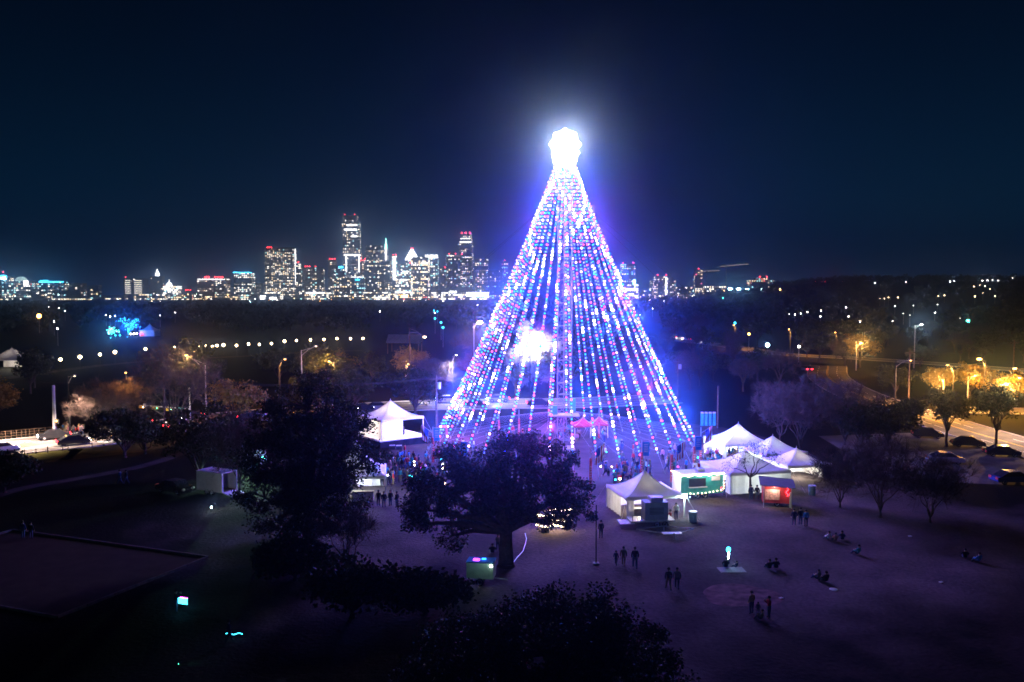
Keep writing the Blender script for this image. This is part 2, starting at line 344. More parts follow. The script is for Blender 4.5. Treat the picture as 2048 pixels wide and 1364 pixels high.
# ------------------------------------------------------------------ trees
def make_tree(seed, lobes, trunk_h, trunk_r, clumps, mode, leaf=0.2, per=120, spread=0.75, lean=(0, 0), trunk_r_top=None):
    """lobes: (x,y,z,rx,ry,rz) relative to the base. returns trunk mesh Q, crown mesh Q"""
    r = np.random.default_rng(seed); tq, cq = Q(), Q()
    base = np.array([0, 0, -0.15]); fork = np.array([lean[0], lean[1], trunk_h])
    mid = (base + fork) / 2 + r.normal(size=3) * trunk_r * 0.3
    tq.add(tubes([base + [0, 0, 0.0]], [base + [0, 0, 0.35]], trunk_r * 1.5, trunk_r * 1.1, 10))
    tq.add(tubes([base + [0, 0, 0.35], mid], [mid, fork], [trunk_r * 1.1, trunk_r * 0.92], [trunk_r * 0.92, trunk_r * 0.85], 10))
    vol = np.array([l[3] * l[4] * l[5] for l in lobes]) ** 0.67; cnt = np.maximum(3, (clumps * vol / vol.sum()).astype(int))
    allc = []
    for (lx, ly, lz, rx, ry, rz), k in zip(lobes, cnt):
        tip = np.array([lx, ly, lz - rz * 0.25]); ctrl = fork + (tip - fork) * 0.45 + np.array([0, 0, 0.10 * np.linalg.norm(tip - fork)]) + r.normal(size=3) * 0.25
        ts = np.linspace(0, 1, 6)[:, None]; cv = fork * (1 - ts) ** 2 + 2 * ctrl * ts * (1 - ts) + tip * ts ** 2
        cv[1:-1] += r.normal(size=(4, 3)) * 0.12
        rr = trunk_r * np.linspace(0.62, 0.16, 6)
        tq.add(tubes(cv[:-1], cv[1:], rr[:-1], rr[1:], 7))
        u = r.normal(size=(k, 3)); u /= np.linalg.norm(u, axis=1, keepdims=True)
        rad = r.uniform(0.35, 1.0, k) ** 0.5; cc = np.array([lx, ly, lz]) + u * rad[:, None] * np.array([rx, ry, rz])
        # sub branches from the nearest limb point
        d2 = ((cc[:, None] - cv[None, 2:]) ** 2).sum(-1); st = cv[2:][d2.argmin(1)]
        mm = (st + cc) / 2 + r.normal(size=cc.shape) * 0.18 + np.array([0, 0, 0.1])
        b0 = trunk_r * 0.14
        tq.add(tubes(st, mm, b0, b0 * 0.6, 5)); tq.add(tubes(mm, cc, b0 * 0.6, b0 * 0.25, 4))
        allc.append(cc)
    cc = np.concatenate(allc)
    if mode == 'leaf':
        sc = r.uniform(0.65, 1.25, len(cc)); pts = np.repeat(cc, per, 0) + np.clip(r.normal(size=(len(cc) * per, 3)), -1.7, 1.7) * spread * np.repeat(sc, per)[:, None] * np.array([1, 1, 0.7])
        cq.add(cards(pts, r.uniform(0.6, 1.3, len(pts)) * leaf, r, 0.8))
    else:
        # twigs: two generations of fine shoots
        k = per; p0 = np.repeat(cc, k, 0); out = p0 - np.array([0, 0, trunk_h]); out /= np.linalg.norm(out, axis=1, keepdims=True) + 1e-6
        dv = out * 0.7 + r.normal(size=p0.shape) * 0.75 + np.array([0, 0, 0.15]); dv /= np.linalg.norm(dv, axis=1, keepdims=True)
        p1 = p0 + dv * r.uniform(0.5, 1.25, len(p0))[:, None] * spread * 1.6
        cq.add(tubes(p0, p1, leaf, leaf * 0.55, 3))
        p0b = p0 + (p1 - p0) * r.uniform(0.3, 1, len(p0))[:, None]; p0b = np.repeat(p0b, 2, 0); dvb = np.repeat(dv, 2, 0) * 0.6 + r.normal(size=p0b.shape) * 0.7
        dvb /= np.linalg.norm(dvb, axis=1, keepdims=True)
        p1b = p0b + dvb * r.uniform(0.3, 0.8, len(p0b))[:, None] * spread * 1.3
        cq.add(tubes(p0b, p1b, leaf * 0.6, leaf * 0.35, 3))
    return tq, cq
def tree(name, label, loc, tq_cq, leafmat, group=None, rz=0.0, scale=1.0):
    t = thing(name, label, 'tree', loc, rz, group)
    part('trunk', tq_cq[0], M['bark'], t, smooth=False); part('crown', tq_cq[1], leafmat, t); t.scale = (scale,) * 3
    return t
def lobes_round(seed, rx, ry, z0, z1, n=9, lr=0.45):
    r = np.random.default_rng(seed); L = []
    for i in range(n):
        a = i * 2.4 + r.uniform(-.4, .4); rad = math.sqrt((i + 0.5) / n) * (1 - lr * 0.75); zz = z0 + (z1 - z0) * (0.5 + 0.42 * math.cos(rad * 2.2) * (1 if i % 3 else 0.3) + r.uniform(-.12, .1))
        L.append((rx * rad * math.cos(a), ry * rad * math.sin(a), min(zz, z1 - (z1 - z0) * 0.2), rx * lr * r.uniform(.8, 1.2), ry * lr * r.uniform(.8, 1.2), (z1 - z0) * 0.3 * r.uniform(.8, 1.15)))
    return L
def lobes_px(base_px, base_py, L, dy_seed=1):
    """lobe outlines read from the photograph as (px, py, rx_px, ry_px), given real depth around the trunk"""
    b = G(base_px, base_py); r = np.random.default_rng(dy_seed); out = []
    for i, (px, py, rx, ry) in enumerate(L):
        k = F / b[1]; dy = (r.uniform(-1, 1)) * 2.6; p = P(px, py, b[1] + dy)
        out.append((p[0] - b[0], dy, p[2], rx / k, (rx / k + ry / k) / 2 * 1.1, ry / k))
    return b, out
# great oak in the middle foreground
ob, ol = lobes_px(1012, 1132, [(1035, 912, 70, 46), (960, 935, 70, 50), (1100, 930, 60, 45), (880, 965, 60, 45), (1130, 975, 52, 50), (1020, 985, 85, 55), (930, 1005, 80, 45),
                               (855, 1010, 50, 40), (1145, 1025, 42, 38), (1085, 1010, 60, 40), (905, 1062, 32, 40), (838, 1040, 35, 28), (1000, 880, 34, 20), (1060, 884, 38, 22), (918, 915, 40, 26)], 4)
tree('live_oak', 'broad dark live oak in the foreground before the lit tree', ob, make_tree(11, ol, 3.0, 0.62, 230, 'leaf', 0.115, 210, 0.46), M['leaf'])
ob, ol = lobes_px(618, 1100, [(610, 800, 78, 55), (560, 850, 70, 55), (670, 850, 72, 55), (620, 880, 95, 60), (545, 920, 60, 50), (690, 930, 55, 50), (610, 960, 95, 60), (530, 985, 50, 40),
                              (640, 1010, 75, 45), (560, 1030, 60, 42), (700, 1000, 42, 36), (620, 765, 45, 26), (735, 840, 28, 26), (555, 1065, 55, 30), (685, 1050, 50, 30), (625, 1060, 45, 24), (510, 1000, 34, 30), (745, 905, 22, 20), (500, 905, 26, 40), (655, 785, 50, 28)], 5)
tree('live_oak', 'tall dark live oak in front of the stage tent', ob, make_tree(12, ol, 3.6, 0.6, 260, 'leaf', 0.12, 210, 0.5), M['leaf'])
# near canopy under the drone
nb = np.array([1.6, 38.0, 0.0])
tree('live_oak', 'big dark tree crown at the bottom edge below the camera', nb,
     make_tree(13, [(0, 0, 7.3, 3.6, 3.4, 2.0), (-3.4, .4, 6.3, 2.6, 2.6, 1.9), (3.2, .2, 6.4, 2.6, 2.6, 1.9), (5.0, .6, 4.6, 1.8, 2.0, 1.8), (-5.2, 1, 4.6, 1.9, 2, 1.8), (0, -2, 5.5, 3.5, 2.5, 2.2), (1.6, 1.5, 7.9, 2.2, 2, 1.5)], 2.5, 0.5, 250, 'leaf', 0.085, 230, 0.42), M['leaf'])
# mid-left dark trees
for i, (px, py, hpx, wpx, mode, lab) in enumerate([
        (400, 965, 145, 80, 'leaf', 'dark leafy tree beside the white cargo box'), (250, 915, 90, 75, 'leaf', 'low dark tree by the left road verge'),
        (290, 908, 62, 42, 'leaf', 'small dark tree behind the verge tree'), (455, 905, 62, 50, 'leaf', 'dark tree behind the tall oak, towards the road'),
        (700, 840, 100, 75, 'leaf', 'dark tree behind the tall oak crown top'), (10, 985, 75, 60, 'leaf', 'dark bush tree at the left edge by the trail'),
        (705, 1235, 105, 105, 'leaf', 'low dark leafy bush on the shaded lawn below the tall oak'), (850, 1230, 75, 80, 'leaf', 'low dark leafy bush left of the small green trailer'),
        (590, 1160, 70, 85, 'leaf', 'dark leafy bush at the foot of the tall oak'),
        (830, 830, 90, 60, 'leaf', 'dark tree between the stage tent and the avenue'), (640, 805, 60, 65, 'leaf', 'dark rounded tree below the davit street lamp')]):
    bb = G(px, py); k = F / bb[1]; hh = hpx / k; ww = wpx / k
    tree('leafy_tree', lab, bb, make_tree(40 + i, lobes_round(60 + i, ww, ww * .8, hh * .14, hh, 10), hh * .14, .09 + hh * .022, 90, 'leaf', 0.2, 70, 0.55), M['leaf'])
# bare trees, brown or purple
BARE = [(355, 870, 165, 105, 'big bare tree glowing brown behind the traffic signal'), (215, 870, 100, 75, 'bare brown tree beside the avenue railing'),
        (1600, 905, 140, 85, 'bare tree lit violet behind the right tents'), (1560, 880, 100, 60, 'bare tree behind the tent with the highest peak'), (1690, 890, 115, 80, 'violet bare tree beside the dark bushes'),
        (1760, 1035, 150, 105, 'broad bare tree right of the red kiosk'), (1860, 1045, 120, 85, 'bare tree in front of the parked cars'), (1680, 1015, 110, 60, 'bare shrubby tree behind the red kiosk'),
        (480, 985, 150, 70, 'bare tree over the open white cargo box'), (690, 1130, 110, 70, 'thin bare tree right of the tall oak trunk')]
for i, (px, py, hpx, wpx, lab) in enumerate(BARE):
    bb = G(px, py); k = F / bb[1]; hh = hpx / k; ww = wpx / k
    tree('bare_tree', lab, bb, make_tree(80 + i, lobes_round(90 + i, ww, ww * .8, hh * (.14 if i in (0, 1, 8) else .0), hh, (13, 13, 8, 7, 8, 8, 7, 7, 9, 6)[i], .62 if 1 < i < 8 else .45), hh * (.12 if i in (0, 1, 8) else .08), .04 + hh * .012, (210, 210, 170, 150, 150, 150, 120, 110, 150, 50)[i], 'twig', 0.016 if bb[1] < 100 else 0.022, 15, 0.75), M['twig'])
bb = G(1500, 988)
tree('young_tree', 'thin young tree silhouetted in front of the white tents', bb,
     make_tree(77, [(-.6, 0, 4.2, 1.6, 1.2, 1.0), (1.4, 0, 4.6, 1.6, 1.2, .9), (.5, 0, 5.3, 1.5, 1.2, .8), (-2.2, .3, 3.2, 1.2, .9, .6), (2.6, 0, 4.0, 1.1, .8, .6)], 1.9, .13, 45, 'leaf', .07, 36, .4), M['leaf'])
for px, py, hpx, wpx, lab in [(1893, 893, 112, 42, 'round-topped dark street tree, left of the two by the lit road'), (1992, 893, 118, 52, 'round-topped dark street tree at the right edge by the lit road')]:
    bb = G(px, py); k = F / bb[1]; hh = hpx / k; ww = wpx / k
    tree('street_tree', lab, bb, make_tree(px, lobes_round(px, ww, ww, hh * .36, hh, 9, .42), hh * .26, .2, 85, 'leaf', .17, 70, .5), M['leaf'])
for px, py, hpx, wpx, lab in [(1775, 892, 88, 62, 'dark evergreen bush left of the street trees'), (1722, 895, 90, 55, 'dark evergreen bush by the violet bare trees'), (1822, 850, 50, 20, 'small dark tree at the road bend')]:
    bb = G(px, py); k = F / bb[1]; hh = hpx / k; ww = wpx / k
    tree('evergreen_bush', lab, bb, make_tree(px, lobes_round(px, ww, ww * .8, hh * .12, hh, 9, .45), hh * .12, .2, 95, 'leaf', .2, 70, .6), M['leaf'])
# lamp-lit trees
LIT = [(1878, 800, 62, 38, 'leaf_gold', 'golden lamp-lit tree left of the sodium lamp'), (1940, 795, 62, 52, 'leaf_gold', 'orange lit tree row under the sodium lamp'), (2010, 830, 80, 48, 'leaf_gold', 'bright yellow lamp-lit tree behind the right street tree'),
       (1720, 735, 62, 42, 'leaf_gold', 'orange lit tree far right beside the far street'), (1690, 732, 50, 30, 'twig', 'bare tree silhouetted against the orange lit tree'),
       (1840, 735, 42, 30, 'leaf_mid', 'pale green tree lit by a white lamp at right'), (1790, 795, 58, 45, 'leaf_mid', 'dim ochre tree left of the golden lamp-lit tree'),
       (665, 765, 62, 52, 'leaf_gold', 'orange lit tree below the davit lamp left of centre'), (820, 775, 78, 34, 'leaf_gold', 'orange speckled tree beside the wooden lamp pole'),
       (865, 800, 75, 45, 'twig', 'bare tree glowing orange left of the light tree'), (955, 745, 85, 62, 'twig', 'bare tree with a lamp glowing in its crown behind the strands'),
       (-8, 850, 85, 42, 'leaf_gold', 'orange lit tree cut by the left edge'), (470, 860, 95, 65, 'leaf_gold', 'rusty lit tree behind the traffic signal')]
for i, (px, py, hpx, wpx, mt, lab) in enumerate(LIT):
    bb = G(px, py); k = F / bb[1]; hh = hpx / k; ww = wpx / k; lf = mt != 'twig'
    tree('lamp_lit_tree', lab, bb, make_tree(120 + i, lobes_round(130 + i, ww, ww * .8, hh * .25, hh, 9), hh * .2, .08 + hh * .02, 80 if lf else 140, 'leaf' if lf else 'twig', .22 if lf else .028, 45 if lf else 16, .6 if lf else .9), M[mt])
# the blown-out bare tree behind the strands, a flood lamp beside it
wt = G(1068, 779); wk = F / wt[1]
wl = [(-1.5, 0, 9.0, 3.2, 2.6, 2.0), (1.2, .3, 10.6, 3.0, 2.4, 2.0), (-3.8, 0, 7.4, 2.4, 2.0, 1.3), (4.2, -.3, 9.4, 2.4, 1.6, 1.0), (-2.2, .4, 13.6, 1.5, 1.4, 1.2), (6.0, 0, 9.6, 1.4, 1, .6), (0, 0, 11.6, 2.6, 2, 1.6), (-5.2, 0, 6.4, 1.2, 1, .8), (0, -.8, 5.4, 2.4, 1.5, 1.8), (2.2, -.6, 4.0, 2.0, 1.5, 1.6), (-1.8, -.8, 3.2, 2.0, 1.5, 1.8)]
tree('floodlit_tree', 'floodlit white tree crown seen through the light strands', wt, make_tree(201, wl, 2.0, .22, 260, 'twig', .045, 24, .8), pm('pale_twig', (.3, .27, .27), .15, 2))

# library of mid-ground trees, copied into a belt
lib = []
for i in range(4):
    lib.append(tree('dark_tree', 'dark leafy tree in the belt beyond the avenue', (0, 0, -50), make_tree(300 + i, lobes_round(310 + i, 4.4, 4.0, 2.4, 9 + i, 8), 2.2, .25, 42, 'leaf', .42, 42, .75), M['leaf_mid'], 'trees of the dark belt'))
lib2 = []
for i in range(2):
    lib2.append(tree('winter_tree', 'bare winter tree in the belt beyond the avenue', (0, 0, -50), make_tree(330 + i, lobes_round(340 + i, 4.2, 4.0, 3, 10, 8), 2.4, .25, 70, 'twig', .035, 12, .9), M['twig'], 'bare trees of the dark belt'))
def near_road(x, y, mrg):
    return any(np.min(np.hypot(c[:, 0] - x, c[:, 1] - y)) < wd / 2 + mrg for c, wd in ROADS)
belt = []
r = np.random.default_rng(5); tries = 0
while len(belt) < 120 and tries < 5000:
    tries += 1; y = r.uniform(190, 440); u = r.uniform(-.6, .6); x = u * y
    if u < 0.0 and y > 235 and r.uniform() < (0.97 if u < -.02 else .6): continue
    if u < -.05 and y > 215: continue
    if near_road(x, y, 6) or (x > 64 and y < 262): continue
    if any((x - a) ** 2 + (y - bq) ** 2 < 42 for a, bq in belt): continue
    belt.append((x, y))
firsts = set()
for k, (x, y) in enumerate(belt):
    L = lib2 if k % 4 == 0 else lib; src = L[(k // 4) % len(L)]
    o = src if src.name not in firsts else copy_tree(src); firsts.add(src.name)
    o.location = (x, y, terrain(x, y)); o.rotation_euler = (0, 0, r.uniform(0, 6)); s = r.uniform(.7, 1.05); o.scale = (s, s, s * r.uniform(.85, 1.05))
    u = x / y; zone = 'behind the left strands' if u < .0 else 'behind the mast and right strands' if u < .12 else 'behind the portable toilets' if u < .26 else 'between the far street and the violet bare trees' if u < .4 else 'beyond the golden lamp-lit trees'
    depth = 'near the avenue' if y < 270 else 'halfway back' if y < 350 else 'by the distant woods'
    o['label'] = f"{'bare winter' if L is lib2 else 'dark leafy'} tree {zone}, {depth}"
# far lights first, so the woods leave them in view
FARL = []   # (pos, kind)
def farl(px, py, kind, h=7.0, rad=None): FARL.append((onhill(px, py, h), kind, rad, px, py))
for px, py in [(1602, 627), (1642, 621), (1692, 615), (1697, 633), (1720, 643), (1641, 633), (1790, 612), (1827, 611), (1807, 627), (1870, 625), (1875, 609), (1578, 628), (1590, 629), (1615, 624), (1820, 630), (1920, 636), (1785, 642)]: farl(px, py, 'white')
for px, py in [(1760, 597), (1769, 597), (1777, 595), (1796, 595), (1889, 591), (1877, 592), (1948, 573), (1960, 570), (1970, 572), (1980, 578), (1966, 586), (1950, 593), (1990, 592)]: farl(px, py, 'warm')
for px, py in [(1965, 561), (1975, 561), (1985, 560), (1996, 561), (1750, 566), (1812, 564), (1900, 563), (1908, 562), (2025, 556)]: farl(px, py, 'white', 6)
farl(1936, 642, 'green', 7, .8); farl(1446, 596, 'green', 10, .6); farl(1560, 579, 'orange', 12, 1.0); farl(78, 632, 'orange', 9, 1.1)
farl(1535, 690, 'cyan', 7, .55); farl(1470, 646, 'teal', 8, .5); farl(1405, 673, 'teal', 5, .5); farl(1498, 668, 'orange', 7, .4); farl(1598, 693, 'white', 5, .35)
for px, py in [(212, 630), (220, 633), (230, 632), (97, 614), (118, 616), (130, 622), (320, 631), (350, 625), (760, 623), (870, 626), (955, 610), (108, 643), (115, 657), (1300, 600), (1320, 592), (1328, 602), (1385, 592), (1305, 617), (1280, 630)]: farl(px, py, 'white')
for px, py in [(868, 621), (875, 623), (870, 637), (882, 645), (886, 655)]: farl(px, py, 'teal', 8, .45)
FX = np.array([f[0][0] for f in FARL]); FY = np.array([f[0][1] for f in FARL])
# distant woods, one mass
r = np.random.default_rng(17); N = 3400
y = 440 + 1500 * r.uniform(0, 1, N) ** 1.25; x = r.uniform(-.62, .62, N) * y
dcity = (x / y < .02) & (y > 1450); keep = ~dcity
keep &= ~((x < -20) & (y < 470))
for fx, fy in zip(FX, FY):
    along = x * fy / y   # lateral position at the lamp's distance
    keep &= ~((np.abs(along - fx) < 7 + fy * .004) & (y < fy + 6) & (y > fy - 170))
for c, wd in ROADS: 
    keep &= np.array([np.min(np.hypot(c[:, 0] - a, c[:, 1] - bq)) > wd / 2 + 8 for a, bq in zip(x, y)])
x, y = x[keep], y[keep]; z = terrain(x, y); hh = r.uniform(7, 12, len(x)) * np.where((y > 800) & (x < 150), .6, 1.0); per = 60
u = r.normal(size=(len(x) * per, 3)); u /= np.linalg.norm(u, axis=1, keepdims=True); u *= r.uniform(.5, 1, len(u))[:, None]
X, Y_, Z, HH = (np.repeat(a, per) for a in (x, y, z, hh))
pts = np.c_[X + u[:, 0] * HH * .55, Y_ + u[:, 1] * HH * .55, Z + HH * .58 + u[:, 2] * HH * .42]
wq = Q().add(cards(pts, r.uniform(.7, 1.7, len(pts)), r)).add(tubes(np.c_[x, y, z - .2], np.c_[x, y, z + hh * .5], .3, .15, 4), 1)
woods = link('distant_woods', wq.mesh('distant_woods'), [M['leaf_mid'], M['bark']]); woods['kind'] = 'stuff'
woods['label'] = 'dark woods covering the plain and hill below the skyline'; woods['category'] = 'woods'
LR = {'white': .42, 'warm': .45}
cnt = {}
WORDS = {'white': 'white', 'warm': 'warm yellow', 'green': 'green', 'orange': 'orange', 'cyan': 'cold white', 'teal': 'blue'}
for pos, kind, rad, px, py in FARL:
    x, y, z = pos; base = terrain(x, y); rad = rad or LR[kind] * max(.6, y / 1000) * (.55 + .75 * ((px * 7 + py * 13) % 10) / 10)
    side = 'on the hill at right' if px > 1550 else ('right of the light tree' if px > 1250 else 'among the dark trees at left')
    t = thing('distant_lamp', f'{WORDS[kind]} distant lamp shining {side}', 'street lamp', (x, y, base), 0, 'distant lamps among the woods')
    part('post', tubes([[0, 0, -.3]], [[0, 0, z - base]], .12, .08, 5), M['steel'], t)
    part('lamp_head', sphere((0, 0, z - base), rad, 8, 6), E[kind], t)

# ------------------------------------------------------------------ the light tree: lattice tower, star, 39 strands
TOP_Z = 41.0; R_TOP = 1.15; R_BASE = 18.2; END_Z = 2.4
M['mast'] = pm('mast_steel', (.24, .24, .26), .15, 3, .6)
t = thing('lattice_tower', 'white lattice mast standing inside the light strands', 'tower', (TX, TY, 0))
hw = 0.98
corners = [(-hw, -hw * .58), (hw, -hw * .58), (0, hw * 1.15)]
for cx, cyy in corners:
    part('mast_leg', tubes([[cx, cyy, 0]], [[cx, cyy, TOP_Z + .5]], .075, .075, 6), M['mast'], t)
lev = np.arange(1.6, TOP_Z, 1.62)
for k, z in enumerate(lev):
    q = Q(); d = Q()
    for a in range(3):
        p, p2 = corners[a], corners[(a + 1) % 3]
        q.add(tubes([[*p, z]], [[*p2, z]], .05, .05, 4))
        zz = z + 1.62
        if zz < TOP_Z + .5:
            pa, pb = (p, p2) if k % 2 else (p2, p)
            d.add(tubes([[*pa, z]], [[*pb, zz]], .03, .03, 4))
    part('mast_rung', q, M['mast'], t)
    if d.q: part('mast_brace', d, M['mast'], t)
part('footing', boxes([[0, 0, .2]], [[3.0, 3.0, .5]]), M['kerb'], t)
cb = part('control_cabinet', boxes([[-1.5, -.75, 5.9], [1.15, -.9, 6.6]], [[.9, .6, 1.3], [.8, .6, 1.9]]), M['teal_paint'], t)
part('service_platform', boxes([[0, -.4, 5.2]], [[4.2, 2.6, .16]]), M['steel'], t)
part('top_ring', tubes(*[np.array([[R_TOP * math.cos(a), R_TOP * math.sin(a), TOP_Z - .2] for a in (np.arange(24) + o) * math.pi / 12]) for o in (0, 1)], .06, .06, 5), M['white_steel'], t)
# guy wires
for k, (px, py) in enumerate([(690, 772), (1590, 758), (960, 620), (1330, 620)]):
    far = G(px, py) if k < 2 else None
    if far is None: far = np.array([TX + (-46 if k == 2 else 46), TY + 40, 0])
    part('guy_wire', tubes([[0, 0, TOP_Z - 4]], [[far[0] - TX, far[1] - TY, 0]], 0.012, 0.012, 4), M['wire'], t)
# star
st = thing('tree_star', 'blazing white star at the top of the light tree', 'star', (TX, TY, TOP_Z + 2.2))
def star5(R1, R2, th):
    q = []; a = [math.pi / 2 + i * math.pi / 8 for i in range(16)]; p = [((R1 if i % 2 == 0 else R2) * math.cos(x), (R1 if i % 2 == 0 else R2) * math.sin(x)) for i, x in enumerate(a)]
    for i in range(16):
        (x0, z0), (x1, z1) = p[i], p[(i + 1) % 16]
        for s in (-1, 1): q.append([[0, s * th, 0], [x0, 0, z0], [x1, 0, z1], [x1 * 1.001, 0, z1 * 1.001]])
    return np.array(q, float)
for k, a in enumerate((0, math.pi / 3, 2 * math.pi / 3)):
    q = star5(2.2, 1.8, .35); ca, sa = math.cos(a), math.sin(a)
    q = np.stack([q[..., 0] * ca - q[..., 1] * sa, q[..., 0] * sa + q[..., 1] * ca, q[..., 2]], -1)
    part('star_face', q, STAR, st)
part('star_post', tubes([[0, 0, -2.6]], [[0, 0, -1.0]], .12, .12, 6), M['white_steel'], st)
for k in range(26):
    a = k * 2.4; zq = -1.2 - .075 * k; rq = 1.75 - .025 * k; part('star_lamp', sphere((rq * math.cos(a), rq * math.sin(a), zq), .24, 8, 6), STAR, st)
part('star_glare_ball', sphere((0, 0, 0), 1.72, 14, 10), STAR, st)  # glowing ball added to give the star its round glare
light('star_light', 'POINT', (0, 0, 0), (1.0, .74, .56), 4.6e4, st, 2.05)
part('base_or_shade_plate', tubes([[0, 0, -2.42]], [[0, 0, -2.38]], 1.75, 1.75, 24, cap=True), M['white_steel'], st)  # opaque disc added to keep star light off the ground
# strands
bulb_me = []
for k, bm_ in enumerate(BULB):
    rad = (.12, .13, .12, .135, .15)[k]
    q = Q().add(sphere((0, 0, -.05), rad, 7, 5, (1, 1, 1.15)), 0).add(tubes([[0, 0, .06]], [[0, 0, .17]], .05, .05, 5), 1)
    me = q.mesh('bulb'); me.materials.append(bm_); me.materials.append(BULB_OFF); bulb_me.append(me)
NS, NB = 39, 81
PAT = [1, 0, 2, 1, 3, 1, 2, 0, 1]
front = sorted([i for i in range(NS) if math.sin(i * 2 * math.pi / NS + .04) < 0], key=lambda i: math.cos(i * 2 * math.pi / NS + .04))
back = sorted([i for i in range(NS) if i not in front], key=lambda i: math.cos(i * 2 * math.pi / NS + .04))
r = np.random.default_rng(23)
for i in range(NS):
    a = i * 2 * math.pi / NS + .04; ca, sa = math.cos(a), math.sin(a)
    side, idx = ('near', front.index(i)) if i in front else ('far', back.index(i))
    s = thing('light_strand', f'coloured bulb strand, {ORD[idx]} from left on the {side} side of the cone', 'light strand', (TX + R_BASE * ca, TY + R_BASE * sa, 0), 0, 'bulb strands of the light tree')
    tt = np.linspace(0, 1, 30); rad = R_TOP + (R_BASE - R_TOP) * (tt ** 1.06); zz = TOP_Z + (END_Z - TOP_Z) * tt - 1.4 * 4 * tt * (1 - tt) * .5
    pts = np.c_[(rad - R_BASE) * ca, (rad - R_BASE) * sa, zz]
    part('cable', polyline(pts, .018, 4), M['wire'], s)
    part('anchor_wire', tubes([[0, 0, END_Z]], [[1.3 * ca, 1.3 * sa, 0]], .015, .015, 4), M['guy'], s)
    part('anchor_stake', tubes([[1.3 * ca, 1.3 * sa, -.1]], [[1.3 * ca, 1.3 * sa, .45]], .05, .05, 6), M['steel'], s)
    part('feed_cable', tubes([[(1 - R_BASE) * ca, (1 - R_BASE) * sa, 5.6]], [[0, 0, END_Z + .2]], .008, .008, 3), M['guy'], s)
    # bulbs, denser near the mast head
    for j in range(NB):
        f = .012 + .985 * (j / (NB - 1)) ** 1.0
        p = np.array([np.interp(f, tt, pts[:, c]) for c in range(3)])
        ph = (j + i * 4) % 9
        kind = PAT[ph]
        band = (j * 1.0 + i * (NB / NS) * 1.0) % 27
        if band < 2.2: kind = 4
        bo = bpy.data.objects.new('bulb', bulb_me[kind]); C.objects.link(bo); bo.parent = s; bo.location = p + np.array([ca, sa, 0]) * .05
        bo.rotation_euler = (0, 0, i)
    for k_, f in enumerate((.16, .5, .84)):
        f += (.0, .11, -.11, .055, -.055)[i % 5]; lp = np.array([np.interp(f, tt, pts[:, c]) for c in range(3)]) + np.array([ca, sa, 0]) * .35
        light('strand_light', 'POINT', lp, (.04, .14, 1.0) if (i + k_) % 6 else (.95, .08, .8), (2300, 3600, 4000)[k_], s, .35)

# ------------------------------------------------------------------ skyline
def building(name, label, px0, px1, pyt, Y, rz=0, wall=(.18, .17, .17), lit=.45, pal=(3, 3, 1, 4, 0), floor=4.2, pitch=5.0, depth=None, seed=None, win=(.62, .55), group=None, tiers=None):
    seed = seed or int(px0 * 7 + pyt); r = np.random.default_rng(seed)
    k = F / Y; a = R(rz); W = (px1 - px0) / k; cr_, sr_ = abs(math.cos(a)), abs(math.sin(a))
    dep = depth or .7; w_ = W / (cr_ + dep * sr_); d_ = w_ * dep; cx = P((px0 + px1) / 2, 600, Y)[0]; h = P(1024, pyt, Y)[2]
    bz = float(terrain(cx, Y))
    o = thing(name, label, 'building', (cx, Y + d_ / 2, bz), a, group or 'buildings of the city skyline'); h -= bz
    key = 'facade_%s' % (wall,)
    if key not in M: M[key] = pm(key, wall, .15, .05, .6)
    segs = tiers or [(1.0, 1.0, 0.0, 0, 0)]       # (width factor, top fraction, bottom fraction, dx, dy)
    q = Q(); wq = Q()
    for wf, tf, bf, dx, dy in segs:
        ww, dd = w_ * wf, d_ * wf; z0, z1 = h * bf, h * tf; dx, dy = dx * w_, dy * w_
        q.add(boxes([[dx, dy, (z0 + z1) / 2]], [[ww, dd, z1 - z0]]))
        nf = max(1, int((z1 - z0) / floor)); 
        for face, L in (('f', ww), ('l', dd), ('r', dd)):
            nc = max(1, int(L / pitch)); px_ = L / nc
            fl, co = np.meshgrid(np.arange(nf), np.arange(nc), indexing='ij'); fl, co = fl.ravel(), co.ravel()
            rk = r.uniform(.3, 1.4, nf); rk[r.uniform(size=nf) < .1] = 4; rk[r.uniform(size=nf) < .15] = .1; rowk = rk[fl] * r.uniform(.5, 1.35, nc)[co]
            on = r.uniform(size=len(fl)) < lit * .95 * rowk; fl, co = fl[on], co[on]
            if len(fl) == 0: continue
            zc = z0 + (fl + .55) * (z1 - z0) / nf; lc = -L / 2 + (co + .5) * px_
            wl_ = px_ * win[0] * r.uniform(.6, 1.25, len(fl)); hl = floor * win[1] * r.uniform(.8, 1.15, len(fl))
            if face == 'f': ce = np.c_[lc + dx, np.full(len(fl), -dd / 2 + dy), zc]; sz = np.c_[wl_, np.full(len(fl), .5), hl]
            else:
                sx = (-1 if face == 'l' else 1); ce = np.c_[np.full(len(fl), sx * ww / 2 + dx), lc + dy, zc]; sz = np.c_[np.full(len(fl), .5), wl_, hl]
            kinds = r.choice(5, size=len(fl), p=np.array(pal) / sum(pal)); bx = boxes(ce, sz).reshape(-1, 6, 4, 3)
            for kk in range(5):
                if (kinds == kk).any(): wq.add(bx[kinds == kk].reshape(-1, 4, 3), kk)
    part('wall', q, M[key], o)
    if wq.q: part('window_and_facade_glow', wq, WIN, o, 'stuff')
    o['dims'] = (w_, d_, h); return o
def bpart(o, name, kind, c, s):           # emissive or solid box in fractions of the building: x of width, z of height
    w_, d_, h = o['dims']; part(name, boxes([[c[0] * w_, -d_ / 2 - .6 if len(c) == 2 else c[2] * d_, c[1] * h]], [[s[0] * w_, s[2] if len(s) > 2 else 1.0, s[1] * h]]), E.get(kind) or M[kind], o)
